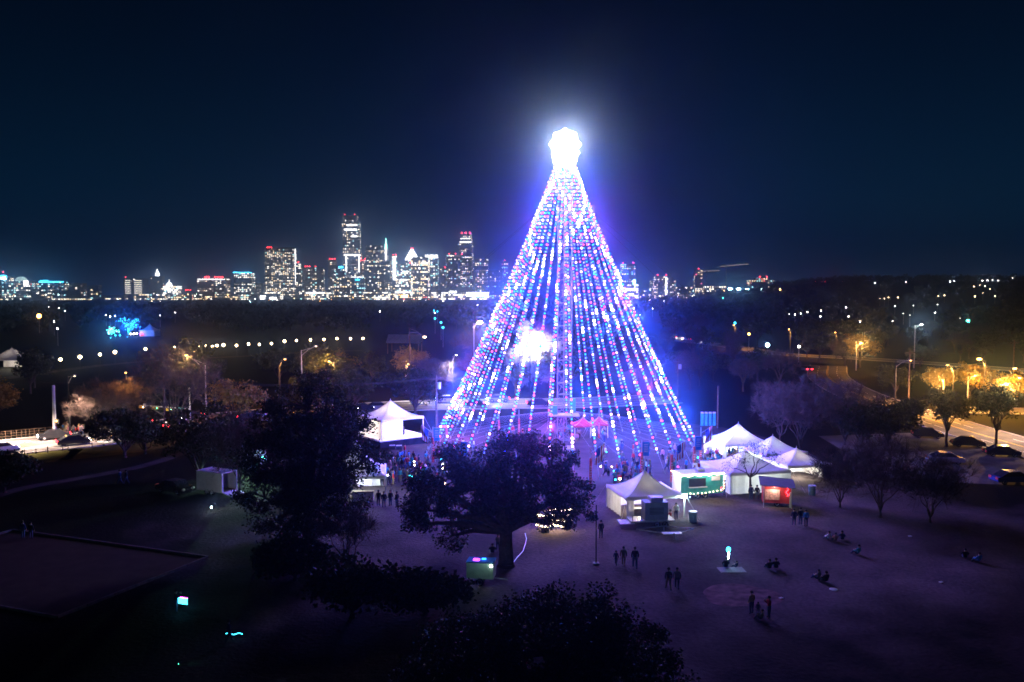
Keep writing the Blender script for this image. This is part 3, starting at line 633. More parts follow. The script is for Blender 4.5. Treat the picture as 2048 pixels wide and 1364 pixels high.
def redtops(o, xs, zf=1.0, rad=1.7, kind='red', dz=3):
    w_, d_, h = o['dims']
    for x in xs:
        b_ = part('roof_beacon', Q().add(sphere((x * w_, -d_ * .3, h * zf + dz), rad * .75, 7, 5), 0).add(tubes([[x * w_, -d_ * .3, h * zf - .5]], [[x * w_, -d_ * .3, h * zf + dz]], .3, .2, 4), 1), [E[kind], M['steel']], o)
GY = (.16, .15, .155); BG = (.24, .20, .16); DK = (.07, .07, .085)
o = building('condo_tower', 'wide condominium tower with warm windows and a white glowing edge', 526, 592, 494, 2100, 12, GY, .62, (4, 4, .6, 5, 0), 3.6, 4.4, .55, tiers=[(1, .96, 0, 0, 0), (.45, 1.0, .9, .22, 0), (.4, .985, .9, -.22, 0)])
bpart(o, 'light_strip', 'crown', (.47, .62), (.025, .7)); redtops(o, (-.42, -.36, -.3), .97)
o = building('slim_tower', 'slim pale tower touching the condominium tower', 592, 603, 527, 2080, 0, BG, .55, (3, 2, 1, 4, 0)); redtops(o, (0,), 1)
o = building('office_block', 'broad beige office block with red beacons on its roof', 604, 647, 535, 2150, 8, BG, .5, (2, 3, 1, 4, 0)); redtops(o, (-.4, -.3, -.2, .1), 1)
o = building('slim_tower', 'narrow tower with a red lit top left of the tallest tower', 657, 673, 520, 2200, 0, BG, .6, (4, 2, .5, 3, .2)); redtops(o, (-.3, 0, .3), 1, 2.0)
o = building('office_block', 'glass block with a blue sign beside the tallest tower', 672, 690, 531, 2050, 0, DK, .5, (3, 1, 3, 3, 0)); bpart(o, 'roof_sign', 'strip', (.1, .95), (.5, .06))
o = building('skyscraper', 'tallest stepped skyscraper with an unlit crown', 685, 723, 431, 2150, 6, GY, .62, (4, 2, .4, 6, 0), 3.8, 4.2, .7, tiers=[(1, .55, 0, 0, 0), (.96, .78, .55, -.04, 0), (.98, .925, .78, -.06, 0), (.8, 1.0, .925, -.1, 0)])
bpart(o, 'light_strip', 'crown', (-.33, .42), (.06, .2)); bpart(o, 'light_strip', 'crown', (.38, .42), (.06, .2)); bpart(o, 'light_strip', 'crown', (0, .525), (.9, .018)); redtops(o, (-.4, .15), 1.0, 1.2)
bpart(o, 'lit_floor', 'city', (-.08, .83), (.7, .02)); bpart(o, 'lit_floor', 'city', (0, .885), (.6, .014)); bpart(o, 'lit_floor', 'city', (.1, .75), (.3, .015))
o = building('residential_tower', 'dark tower with vertical fins behind the green spire', 730, 771, 491, 2250, 5, DK, .42, (2, 2, .3, 5, 0), 4, 3.6)
o = building('spire_tower', 'slim tower with a green glowing spire', 769, 776, 497, 2200, 0, GY, .8, (6, 2, 1, 2, 0))
w_, d_, h = o['dims']; part('spire', tubes([[0, 0, h]], [[0, 0, h + 26]], 3.6, .5, 6), E['spire'], o); bpart(o, 'light_strip', 'crown', (0, .9), (.4, .25))
o = building('office_slab', 'big dark office slab below the green spire', 730, 783, 522, 1980, -6, DK, .5, (3, 3, .4, 4, 0), 4.2, 4.6, .5); redtops(o, (-.7, -.6), .98, 1.6)
o = building('brick_tower', 'reddish mid-rise right of the tallest tower', 720, 733, 520, 2080, 0, (.22, .13, .1), .5, (1, 4, 0, 4, .5)); redtops(o, (-.3, .3), 1, 1.8)
o = building('apartment_block', 'brown apartment block in front of the tallest tower', 674, 705, 556, 1920, 0, (.16, .12, .1), .4, (1, 3, .2, 4, 0))
o = building('glass_block', 'dark glass block with a rounded lit roofline', 703, 728, 554, 1890, 0, DK, .4, (1, 1, 3, 3, 0)); bpart(o, 'roof_rail', 'crown', (0, 1.0), (1.0, .02)); bpart(o, 'roof_sign', 'strip', (0, .88), (.35, .05))
o = building('slim_tower', 'narrow brilliant white tower left of the pyramid crown', 784, 794, 512, 2050, 0, (.5, .5, .5), .9, (7, 1, 1, 1, .2), 3.6, 3.4, .7, win=(.9, .75)); bpart(o, 'light_strip', 'crown', (0, .6), (.5, .75)); redtops(o, (-.2, .3), 1, 1.6)
o = building('glass_tower', 'bright teal and white glass tower beside the pyramid crown', 793, 823, 528, 2000, 4, GY, .85, (5, .6, 4, 2, 0), 3.8, 3.8, win=(.9, .7)); redtops(o, (.4, .5), 1.0, 1.3)
bpart(o, 'lit_floor', 'city', (-.05, .55), (.5, .03)); bpart(o, 'lit_floor', 'city', (0, .15), (.8, .06))
o = building('crown_tower', 'tower topped by a white glowing pyramid crown', 812, 835, 520, 2120, 0, GY, .7, (5, 1, 2, 2, 0), 4, 4)
w_, d_, h = o['dims']; q = Q()
for s0, s1, za, zb in ((1.0, .72, 0, 10), (.72, .42, 10, 19), (.42, .12, 19, 27)):
    q.add(tubes([[0, 0, h + za]], [[0, 0, h + zb]], s0 * w_ * .62, s1 * w_ * .62, 4, cap=True))
cr_o = part('crown', q, E['crown'], o); redtops(o, (-.05, .1), 1.0, 1.4, dz=28)
o = building('hotel_tower', 'warm lit tower with tall vertical window bands', 822, 858, 514, 1960, -4, (.2, .16, .13), .82, (4, 5, .3, 2, 0), 3.8, 4.2, win=(.8, .8))
o = building('banded_tower', 'teal glass tower with a wide white crown band', 851, 876, 509, 2060, 0, DK, .6, (2, .6, 5, 3, 0)); bpart(o, 'crown_band', 'crown', (0, .955), (1.0, .07))
o = building('slim_tower', 'short grey tower between the banded tower and the dark towers', 880, 893, 537, 2100, 0, GY, .4, (1, 2, 1, 5, 0)); redtops(o, (.3,), 1)
o = building('dark_tower', 'dark square tower with three red roof beacons', 891, 924, 510, 2050, 6, DK, .42, (2, 1, 1, 6, 0), 4, 4.4); redtops(o, (-.3, .1, .5), 1.0)
o = building('round_top_tower', 'tall slender tower with a lit top storey and red beacons', 919, 946, 468, 2180, -5, DK, .46, (3, 1.5, 1, 6, 0), 3.9, 4.2, .8, tiers=[(1, .9, 0, 0, 0), (.86, .95, .9, 0, 0), (.76, 1.0, .95, 0, 0)])
bpart(o, 'lit_floor', 'city', (0, .875), (.9, .022)); bpart(o, 'lit_floor', 'city', (0, .93), (.8, .01)); redtops(o, (-.32, 0, .32), 1.0, 2.4)
o = building('concrete_tower', 'pale concrete tower just left of the light tree', 950, 977, 518, 2150, 0, BG, .5, (2, 3, .5, 4, 0))
o = building('low_tower', 'violet grey block touching the left strands', 975, 1006, 541, 2050, 0, GY, .5, (2, 1, 2, 5, 0))
o = building('teal_tower', 'narrow teal tower half hidden by the left strands', 1003, 1016, 523, 2200, 0, DK, .7, (2, .5, 5, 2, .4)); redtops(o, (0,), 1)
o = building('parking_garage', 'white glowing parking garage at the foot of the office slab', 727, 776, 584, 1830, 0, (.4, .4, .4), .95, (8, 1, .5, 1, 0), 3.2, 4, win=(.95, .6))
o = building('podium', 'long bright podium below the banded tower', 858, 978, 580, 1850, 0, BG, .8, (6, 2, .6, 3, 0), 4, 5, .2, win=(.9, .6)); bpart(o, 'lit_sign', 'city', (.3, .55), (.35, .4)); bpart(o, 'lit_sign', 'city', (-.1, .8), (.12, .2))
o = building('mid_block', 'low lit block at the foot of the condominium tower', 514, 560, 584, 1860, 0, GY, .85, (6, 3, 1, 2, 0), 3.6, 4.4, .5, win=(.9, .6)); bpart(o, 'lit_sign', 'city', (-.3, .3), (.3, .45)); bpart(o, 'lit_sign', 'city', (.2, .2), (.3, .3))
o = building('mid_block', 'low block with blue light right of the condominium foot', 600, 662, 581, 1880, 0, DK, .7, (5, 2, 2, 3, 0), 3.6, 4.6, .4, win=(.8, .6)); bpart(o, 'lit_sign', 'city', (0, .75), (.6, .12))
o = building('brick_block', 'brown low block with scattered warm windows, centre', 662, 728, 590, 1800, 0, (.16, .1, .08), .5, (2, 4, .2, 4, .3), 3.6, 5, .4)
o = building('white_hall', 'white lit hall below the pyramid crown tower', 790, 822, 570, 1870, 0, (.5, .5, .52), .95, (8, 1, 2, 1, 0), 3.5, 4, win=(.95, .75))
o = building('sign_block', 'low block with a glowing orange sign', 796, 860, 589, 1790, 0, DK, .6, (4, 3, .3, 3, .6), 3.5, 5, .3); bpart(o, 'orange_sign', 'orange', (-.3, .75), (.22, .3))
o = building('mid_block', 'grey mid-rise behind the white hall, pale windows', 770, 796, 560, 1950, 0, GY, .6, (3, 2, 1, 4, .2))
# left side
o = building('cyan_block', 'block with a glaring cyan sign at the left edge', -6, 19, 552, 1900, 0, DK, .6, (3, 1, 4, 3, 0)); bpart(o, 'roof_sign', 'strip', (.0, .95), (.7, .16)); bpart(o, 'roof_sign', 'cyan', (.1, .9), (.4, .1)); redtops(o, (0,), 1, 1.8, dz=9)
o = building('dome_hall', 'hall with a white dome near the left edge', 18, 62, 562, 1900, 0, GY, .6, (3, 1, 4, 4, .5)); w_, d_, h = o['dims']; part('dome', sphere((-.1 * w_, 0, h), w_ * .26, 12, 6, (1, 1, .8), 0, .5), em('dome_glow', (.7, 1, .95), 1.2), o); bpart(o, 'lit_sign', 'crown', (.3, .9), (.2, .25))
o = building('long_hall', 'long low hall outlined by a cyan roofline', 74, 128, 563, 1950, 0, DK, .45, (3, 1, 3, 4, 0), depth=.4); bpart(o, 'roofline', 'strip', (0, .98), (1.0, .07)); bpart(o, 'roofline', 'teal', (-.2, 1.05), (.3, .05))
o = building('grey_hall', 'plain grey hall right of the cyan roofline', 140, 166, 566, 1980, 0, BG, .3, (3, 2, .5, 6, 0))
o = building('grey_hall', 'low pale hall left of the twin lit columns', 176, 197, 570, 1980, 0, (.3, .3, .3), .3, (1, 1, 1, 6, 0))
o = building('twin_block', 'dark block with two columns of white lit floors', 248, 286, 557, 1950, 0, DK, .06, (1, 0, 0, 1, 0))
for sx in (-.28, .26):
    for kk in range(7): bpart(o, 'lit_floor', 'floor', (sx, .3 + kk * .1), (.27 if sx < 0 else .38, .035))
redtops(o, (-.45,), 1, 1.4)
o = building('clock_tower', 'brick tower topped by a white glowing pinnacle', 298, 326, 552, 2300, 0, (.2, .11, .08), .25, (1, 2, 0, 3, .3), tiers=[(1, .6, 0, 0, 0), (.8, 1.0, .6, 0, 0)])
w_, d_, h = o['dims']; part('pinnacle', Q().add(boxes([[0, 0, h + 4]], [[8, 8, 8]])).add(tubes([[0, 0, h + 8]], [[0, 0, h + 19]], 4, .3, 6)), E['crown'], o)
o = building('capitol_hall', 'brilliant white domed hall right of the brick tower', 326, 356, 572, 1950, 0, (.5, .5, .5), .95, (8, .5, 1, 1, 0), 3.5, 3.5, win=(.95, .8)); w_, d_, h = o['dims']; part('dome', Q().add(sphere((-.2 * w_, 0, h), w_ * .2, 12, 6, (1, 1, 1.2), 0, .5)).add(tubes([[-.2 * w_, 0, h + 6]], [[-.2 * w_, 0, h + 14]], 1, .4, 6)), E['crown'], o); redtops(o, (1.0, 1.1, 1.3), .6, 1.5)
o = building('hospital_block', 'wide block with a red lit roof and rows of white windows', 395, 452, 557, 1950, 0, GY, .6, (4, 2, .6, 4, 0), 4, 4.4, .5, win=(.85, .5)); redtops(o, (-.25, -.2, -.12, .1, .3, .36, .2), 1, 2.2); bpart(o, 'lit_floor', 'crown', (0, .96), (.95, .035))
o = building('blue_top_tower', 'square tower with a blue line along its roof', 468, 503, 546, 1950, 0, GY, .7, (6, 1, 1, 3, 0), 3.8, 4.0, .8); bpart(o, 'roofline', 'strip', (0, 1.02), (1.05, .03)); bpart(o, 'lit_floor', 'crown', (0, .08), (.9, .1)); redtops(o, (-.4,), .97, 1.5)
o = building('grey_block', 'grey block left of the condominium tower', 503, 528, 566, 2050, 0, GY, .5, (2, 2, .5, 4, 0))
low = [(0, 28, 597, 'low block with two lit rows at the left edge', .4), (38, 52, 596, 'small block with one bright window at far left', .3), (62, 100, 585, 'low orange lit block under the cyan roofline', .5), (105, 160, 580, 'low terracotta block left of the twin columns', .45), (128, 174, 598, 'low block with a row of white windows, left', .8),
       (205, 248, 590, 'low green lit block before the twin columns', .4), (268, 330, 588, 'long low white fronted hall under the brick tower', .8), (336, 384, 589, 'bright parking deck right of the capitol hall', .95), (384, 430, 584, 'low grey block under the hospital block', .5), (410, 470, 592, 'low ochre block with street lights', .5), (470, 515, 589, 'low dark block under the blue roofed tower', .6)]
for px0, px1, pyt, lab, lit in low:
    building('low_building', lab, px0, px1, pyt, 1780 + (px0 % 7) * 12, 0, (.2, .14, .1) if 'orange' in lab or 'terra' in lab else GY, lit, (4, 4, .8, 3, .1), 3.6, 5.2, .4, win=(.75, .5))
rl = np.random.default_rng(77)
for k in range(95):
    px = rl.uniform(0, 1000) if k < 80 else rl.uniform(1240, 1560); py = rl.uniform(588, 606) if px < 1100 else rl.uniform(578, 596); kd = ['white', 'warm', 'white', 'orange', 'warm', 'cyan'][int(rl.integers(6))]
    p = P(px, py, rl.uniform(1480, 1700)); z0 = float(terrain(p[0], p[1])); hz_ = max(1.5, p[2] - z0)
    t = thing('city_street_lamp', ('bluish' if kd == 'cyan' else {'white': 'white', 'warm': 'yellowish', 'orange': 'orange'}[kd]) + ' street lamp at the foot of the skyline', 'street lamp', (p[0], p[1], z0), 0, 'street lamps at the foot of the skyline')
    part('post', tubes([[0, 0, -.3]], [[0, 0, hz_]], .12, .1, 4), M['steel'], t); part('lamp_head', sphere((0, 0, hz_), rl.uniform(.3, .7), 7, 5), E[kd], t)
# right side
o = building('glass_tower', 'dark glass tower with two red beacons right of the light tree', 1243, 1271, 528, 2050, 0, DK, .55, (2, 1, 5, 3, 0)); redtops(o, (-.4, .35), 1, 2.0); bpart(o, 'sign', 'spire', (.4, .4), (.2, .3))
o = building('ring_hall', 'round lit hall at the foot of the glass tower', 1246, 1276, 569, 1800, 0, GY, .9, (7, 2, 1, 1, 0), 3.5, 4, win=(.9, .6))
o = building('apartment_towers', 'stepped apartment block with white stair lights', 1303, 1352, 552, 1950, 8, BG, .55, (4, 3, .5, 3, 0), 3.8, 4.4, tiers=[(1, .8, 0, 0, 0), (.45, 1.0, .8, -.15, 0), (.3, .92, .8, .3, 0)]); bpart(o, 'stair_light', 'crown', (.05, .5), (.06, .9)); redtops(o, (-.3, .1), 1, 1.8)
o = building('unfinished_tower', 'slender unfinished tower beside two cranes', 1389, 1405, 540, 2050, 0, BG, .65, (2, 4, .6, 3, .2)); redtops(o, (0,), 1, 1.6)
o = building('office_pair', 'dark office block dotted with red and green lights', 1502, 1549, 556, 1900, 0, DK, .4, (2, 2, 4, 4, 1.5), tiers=[(1, .8, 0, 0, 0), (.5, 1.0, .8, 0, 0)]); redtops(o, (-.1, .2), 1, 1.8)
for px0, px1, pyt, lab in [(1278, 1302, 580, 'low lit block right of the ring hall'), (1354, 1390, 574, 'low lit block left of the unfinished tower'), (1408, 1452, 572, 'low lit block under the cranes'), (1340, 1375, 590, 'orange fronted low block near the dark trees')]:
    building('low_building', lab, px0, px1, pyt, 1800, 0, GY, .6, (4, 3, .8, 4, .2), 3.6, 5, .4)
for px0, px1, pyt, lab in [(1575, 1612, 570, 'far low block with white lights on the right horizon'), (1625, 1655, 567, 'far low block with red beacons on the right horizon'), (1660, 1690, 566, 'far block with bright red lights on the right horizon')]:
    o = building('horizon_building', lab, px0, px1, pyt - 2, 2400, 0, GY, .6, (5, 2, 1.5, 3, .3), 4, 6, .4); redtops(o, (-.3, .1, .35), 1, 2.2) if 'red' in lab else None
for px, py, lab in [(1460, 578, 'brilliant stadium floodlight, left of three'), (1477, 578, 'brilliant stadium floodlight, middle of three'), (1494, 578, 'small stadium floodlight, right of three')]:
    p = P(px, py, 1500); t = thing('floodlight_mast', lab, 'floodlight', (p[0], p[1], terrain(p[0], p[1]))); hz = p[2] - terrain(p[0], p[1])
    part('mast', tubes([[0, 0, -.3]], [[0, 0, hz]], .4, .25, 6), M['steel'], t)
    for a in (-1.8, 0, 1.8): part('flood_lamp', sphere((a, -.6, hz), 1.5 if px < 1490 else 1.0, 8, 6), E['cyan'], t)
for (bx, by), (x0, y0), (x1, y1), lab in [((1413, 580), (1404, 543), (1440, 541), 'short tower crane beside the unfinished tower'), ((1452, 578), (1440, 533), (1497, 528), 'long tower crane with a lit jib')]:
    Y = 2030; p = P(bx, by, Y); a = P(x0, y0, Y); b2 = P(x1, y1, Y); t = thing('tower_crane', lab, 'crane', (p[0], p[1], 0)); o3 = np.array([p[0], p[1], 0])
    topz = max(a[2], b2[2]); part('mast', tubes([[0, 0, 0]], [[0, 0, topz]], 1.2, 1.2, 4), M['steel'], t)
    part('jib', tubes([a - o3], [b2 - o3], .9, .7, 4, cap=True), WIN[3], t); part('cab', boxes([[0, 0, topz - 3]], [[3, 3, 3]]), M['steel'], t)

# ------------------------------------------------------------------ tents
def tent_roof(half, eave, peak, valance=.35, power=1.9, n=16):
    u = np.linspace(-1, 1, n + 1); X, Y = np.meshgrid(u, u, indexing='ij'); rr = np.maximum(np.abs(X), np.abs(Y))
    edge = np.minimum(np.abs(X), np.abs(Y)) / np.maximum(rr, 1e-6)
    Zz = eave + (peak - eave) * (1 - rr) ** power - .10 * (1 - edge) * rr * 1.2
    g = gridq(np.stack([X * half, Y * half, Zz], -1)[:, ::-1])
    q = Q().add(g)
    for s in range(4):
        t = np.linspace(-1, 1, n + 1); drop = valance * (1 - .45 * (1 - t ** 2)); z0 = eave - .10 * (1 - np.abs(t)) * 1.2
        e = [np.c_[t * half, -half + 0 * t], np.c_[half + 0 * t, t * half], np.c_[-t * half, half + 0 * t], np.c_[-half + 0 * t, -t * half]][s]
        q.add(gridq(np.stack([np.c_[e, z0], np.c_[e * 1.003, z0 - drop]], 1)))
    return q
def wall_sheet(p0, p1, z0, z1, fold=.06, n=24):
    t = np.linspace(0, 1, n + 1)[:, None]; p = np.array(p0) * (1 - t) + np.array(p1) * t; d = np.array(p1) - np.array(p0); nn = np.array([-d[1], d[0]]) / np.linalg.norm(d)
    p = p + nn * (fold * np.sin(t * n * 1.3)); return gridq(np.stack([np.c_[p, np.full(n + 1, z0)], np.c_[p, np.full(n + 1, z1)]], 1))
def tent(label, loc, half, eave, peak, rz, walls=(), floor=0.0, lamp=None, roof='tent', bulbs=True, name='frame_tent', legs_to=0.0, rad=.35):
    """walls: list of sides 0 front(-y) 1 right(+x) 2 back 3 left, or (side, from, to)"""
    t = thing(name, label, 'tent', loc, rz)
    part('roof', tent_roof(half, eave, peak), M[roof], t, smooth=True)
    for sx in (-1, 1):
        for sy in (-1, 1):
            u_ = np.linspace(0, 1, 9); part('seam', polyline(np.c_[sx * u_ * half, sy * u_ * half, eave + (peak - eave) * (1 - u_) ** 1.9 + .015], .03, 4), M['tent_wall'], t)
            part('guy_rope', tubes([[sx * half, sy * half, eave]], [[sx * (half + 1.1), sy * (half + 1.1), legs_to]], .015, .015, 3), M['guy'], t)
    part('finial', tubes([[0, 0, peak - .3]], [[0, 0, peak + .25]], .05, .03, 6), M['white_steel'], t)
    for sx in (-1, 1):
        for sy in (-1, 1): part('leg', tubes([[sx * (half - .06), sy * (half - .06), legs_to]], [[sx * (half - .06), sy * (half - .06), eave]], .06, .06, 6), M['white_steel'], t)
    cs = [(-half, -half), (half, -half), (half, half), (-half, half)]
    for wv in walls:
        sd, a, b = wv if isinstance(wv, tuple) else (wv, 0, 1)
        p, q2 = np.array(cs[sd]) * .985, np.array(cs[(sd + 1) % 4]) * .985
        part('sidewall', wall_sheet(p + (q2 - p) * a, p + (q2 - p) * b, legs_to + .05, eave - .1), M['tent_wall'], t)
    if lamp:
        col, pw = lamp
        for k, (x, y) in enumerate([(0, -half * .5), (half * .5, 0), (0, half * .5), (-half * .5, 0)]):
            part('tent_lamp', sphere((x, y, eave - .2), .11, 7, 5), E['white' if col[1] > .85 else 'warm'], t)
        light('tent_light', 'POINT', (0, 0, eave - .35), col, pw, t, rad)
    return t
WW = (1.0, .86, .68); CW = (.86, 1.0, .95)
# front vendor tent
t = tent('white peaked tent with open front beside the grey generator box', (13.7, 89.3, 0), 3.1, 2.35, 4.35, R(13), [(3, .0, .72), (0, 0, .12), (2, .2, 1)], lamp=(WW, 1100))
ctr = thing('serving_counter', 'tan serving counter inside the front peaked tent', 'counter', (13.9, 86.7, 0), R(13)); part('counter_front', boxes([[0, 0, .5]], [[3.6, .1, 1.0]]), M['wood'], ctr); part('counter_top', boxes([[0, .25, 1.03]], [[3.8, .7, .06]]), M['white_paint'], ctr)
# stage tent with deck
stg = thing('stage', 'raised black skirted stage under the left white tent', 'stage', (-18.3, 131, 0), R(38))
part('deck', boxes([[0, 0, 1.0]], [[8.4, 8.4, .12]]), M['white_paint'], stg)
for a, b in (((-4.2, -4.22), (4.2, -4.22)), ((4.22, -4.2), (4.22, 4.2))): part('skirt', wall_sheet(a, b, 0, .95, .04), M['black_cloth'], stg)
tent('large white stage tent with a sharp peak left of the light tree', (-18.3, 131, 1.07), 3.6, 2.9, 5.2, R(38), [3, 2, (0, 0, .5)], lamp=(WW, 5000))
for dx, dy, lab in ((-16.6, 131, 'black loudspeaker on the stage deck'), (-12.4, 129.6, 'black loudspeaker stack beside the stage'),):
    zb = 1.06 if dx < -14 else 0
    sp = thing('loudspeaker', lab, 'speaker', (dx, dy, zb), R(20)); part('cabinet', boxes([[0, 0, .6]], [[.7, .6, 1.2]]), M['dark'], sp)
    for z in (.35, .8): part('speaker_cone', tubes([[0, -.31, z]], [[0, -.36, z]], .2, .14, 10), M['grey_paint'], sp)
for k, (x, y) in enumerate([(-17.2, 124.6), (-16.2, 124.4)]):
    cs_ = thing('road_case', 'dark road case on the dirt before the stage, ' + ('left one' if k == 0 else 'right one'), 'case', (x, y, 0), .1); part('case_body', boxes([[0, 0, .3]], [[.8, .6, .5]]), M['dark'], cs_); part('case_lid', boxes([[0, 0, .585]], [[.82, .62, .06]]), M['steel'], cs_)
# vendor tent behind the tall oak
tent('violet lit peaked tent half hidden behind the tall oak', (-17.6, 97.5, 0), 3.4, 2.6, 6.2, R(8), [2, (3, 0, .6)], lamp=(CW, 1800))
for x, y, lab in [(-18.9, 93.6, 'brightly lit white market counter under the hidden tent, left'), (-16.2, 93.8, 'brightly lit white market counter under the hidden tent, right')]:
    ctr = thing('market_counter', lab, 'counter', (x, y, 0), .08); part('counter_front', boxes([[0, 0, .5]], [[2.3, .1, 1.0]]), M['white_paint'], ctr); part('counter_top', boxes([[0, .3, 1.03]], [[2.4, .7, .06]]), M['wood'], ctr)
# right row of tents
tent('white tent with the highest peak in the right row', (31.0, 119, 0), 3.5, 2.4, 4.6, R(12), [2, 1, (3, .4, 1)], lamp=(CW, 5000))
tent('second peaked tent of the right row, behind the young tree', (33.8, 112.5, 0), 3.1, 2.3, 4.0, R(18), [2, 1], lamp=(CW, 1500))
tent('low violet tent at the right end of the tent row', (34.6, 105.5, 0), 3.0, 2.2, 3.7, R(14), [2, (1, .3, 1)], lamp=(WW, 1500))
tent('walled white tent in front of the right tent row', (27.2, 101.3, 0), 3.8, 2.4, 4.2, R(14), [0, 3, (1, 0, .4)], lamp=(CW, 2200))
tent('small red canopy behind the strands at the foot of the mast, left', G(1166, 876), 1.6, 2.2, 3.3, R(5), [], roof='red_tent', lamp=(WW, 60), name='canopy_tent', rad=.2)
tent('small red canopy behind the strands at the foot of the mast, right', G(1198, 873), 1.4, 2.2, 3.2, R(-5), [], roof='red_tent', lamp=(WW, 50), name='canopy_tent', rad=.2)
p = G(300, 672); t = tent('small blue lit tent beside the blue lit tree', p, 3.6, 3.0, 6.0, 0, [0, 1, 3], name='far_tent'); light('tent_glow', 'POINT', (-2, -7, 3.0), (.02, .12, 1), 2500, t, .3)
p = G(25, 738); t = tent('pale pavilion tent with bright lamps at the left edge', p, 6.0, 3.2, 6.2, 0, [2], lamp=(WW, 2500), name='pavilion_tent')
part('pavilion_lamp', boxes([[-4, -6.2, 2.9], [-1, -6.2, 3.0]], [[2.2, .3, .5], [1.2, .3, .4]]), E['warm'], t)
p = G(810, 705); t = thing('park_shelter', 'pale gabled park shelter left of the light tree', 'shelter', p); part('roof', prism([(-6, 4), (0, 6.6), (6, 4), (6, 3.8), (-6, 3.8)], -6, 6), M['white_paint'], t)
for sx in (-5.5, 5.5):
    for sy in (-5.5, 5.5): part('post', tubes([[sx, sy, 0]], [[sx, sy, 3.85]], .15, .15, 6), M['wood'], t)

# ------------------------------------------------------------------ trailers, boxes and vendor things
def wheels(t, xs, ys, r=.34, w=.22):
    for x in xs:
        for y in ys:
            wl = part('wheel', tubes([[x, y - w / 2, r]], [[x, y + w / 2, r]], r, r, 14, cap=True), M['dark'], t)
            part('rim', tubes([[x, y - w / 2 - .02, r]], [[x, y + w / 2 + .02, r]], r * .55, r * .5, 10, cap=True), M['steel'], wl)
def fairy(t, pts, n, rad=.06, mat='fairy', name='string_light'):
    pts = np.array(pts, float); q = Q(); s = np.linspace(0, len(pts) - 1.001, n); i = s.astype(int); f = (s - i)[:, None]
    for c in pts[i] * (1 - f) + pts[i + 1] * f: q.add(sphere(c + rng.normal(size=3) * .03, rad, 6, 4))
    o = part(name, q, E[mat], t, 'stuff'); part('string_wire', polyline(pts, .012, 3), M['wire'], o)
t = thing('food_trailer', 'teal food trailer edged with string lights beside the front tent', 'food trailer', (20.6, 96.0, 0), R(14))
part('body', boxes([[0, 0, 1.65]], [[5.0, 2.3, 2.2]]), M['teal_paint'], t); part('front_panel', boxes([[-2.53, 0, 1.7]], [[.05, 2.2, 2.0]]), M['white_paint'], t)
part('roof', boxes([[0, 0, 2.79]], [[5.15, 2.45, .1]]), M['white_paint'], t); part('roof_vent', boxes([[.3, .1, 2.99]], [[.9, .7, .32]]), M['steel'], t)
part('serving_hatch', boxes([[-.6, -1.17, 1.85]], [[2.0, .06, .9]]), M['glass'], t); part('hatch_shelf', boxes([[-.6, -1.35, 1.36]], [[2.1, .4, .05]]), M['steel'], t)
part('sign_panel', boxes([[1.6, -1.17, 2.2]], [[1.0, .05, .45]]), M['white_paint'], t); part('rear_lamp', boxes([[2.3, -1.18, 1.0]], [[.14, .05, .3]]), E['tail'], t)
wheels(t, (-.5, .4), (-1.0, 1.0)); part('hitch', tubes([[-2.5, 0, .5]], [[-3.7, 0, .45]], .06, .06, 6), M['steel'], t)
fairy(t, [(-2.55, -1.3, 2.7)] + [(x, -1.3, 2.75 - .12 * (k % 2)) for k, x in enumerate(np.linspace(-2.1, 2.4, 9))] + [(2.55, -1.3, 2.7), (2.5, -1.3, .9), (0.0, -1.3, .62), (-2.4, -1.3, .7)], 70)
fairy(t, [(-2.6, 1.2, 2.8), (-2.6, -1.25, 2.8)], 14)
light('hatch_light', 'POINT', (-3.3, -1.0, 2.5), WW, 260, t, .15); light('side_light', 'POINT', (.4, -2.2, 2.7), WW, 130, t, .15)
t = thing('red_kiosk', 'red kiosk trailer under a dark blue sloping awning', 'kiosk', (28.2, 92.2, 0), R(-12))
part('body', boxes([[0, 0, 1.25]], [[2.9, 1.8, 1.7]]), M['red_paint'], t); part('menu_panel', boxes([[-.5, -.93, 1.3]], [[1.5, .05, 1.1]]), pm('menu_board', (.75, .35, .3), .4, 6), t)
q = boxes([[0, -.3, 2.5]], [[3.6, 2.6, .08]]); q[..., 2] += (q[..., 1] + .3) * .16 - q[..., 0] * .06; part('awning', q, M['grey_paint'], t)
for x in (-1.4, 1.4): part('awning_post', tubes([[x, -1.4, 0]], [[x, -1.4, 2.3]], .035, .035, 5), M['steel'], t)
part('neon_sign', Q().add(polyline([(1.0 + .12 * math.sin(a), -.97, 1.2 + .09 * a) for a in np.linspace(0, 9.4, 18)], .035, 4)), E['tail'], t); part('side_post', boxes([[1.35, -1.1, .85]], [[.22, .2, 1.6]]), M['white_paint'], t)
wheels(t, (0,), (-.8, .8), .3); light('kiosk_light', 'POINT', (-.3, -1.3, 2.2), WW, 120, t, .1); part('kiosk_lamp', sphere((-.3, -1.15, 2.22), .06, 6, 4), E['warm'], t)
t = thing('generator_box', 'grey generator box with a cooling unit on a flatbed trailer', 'generator', (13.9, 84.2, 0), R(6))
part('box', boxes([[0, 0, 1.55]], [[2.3, 1.5, 1.7]]), M['grey_paint'], t); part('cooling_unit', boxes([[.1, 0, 2.62]], [[1.2, 1.0, .4]]), M['steel'], t); part('louvre', boxes([[0, -.77, 1.3 + .14 * k] for k in range(5)], [[1.4, .04, .06]]), M['dark'], t)
part('trailer_bed', boxes([[-.4, 0, .62]], [[4.4, 1.9, .12]]), M['steel'], t); part('ramp', boxes([[-2.9, -.2, .45]], [[1.4, 1.6, .06]]), M['steel'], t); wheels(t, (0, .8), (-.95, .95), .3)
for x in (-2.4, -1.9, -1.4): part('rail_post', tubes([[x, -.95, .65]], [[x, -.95, 1.25]], .03, .03, 4), M['steel'], t)
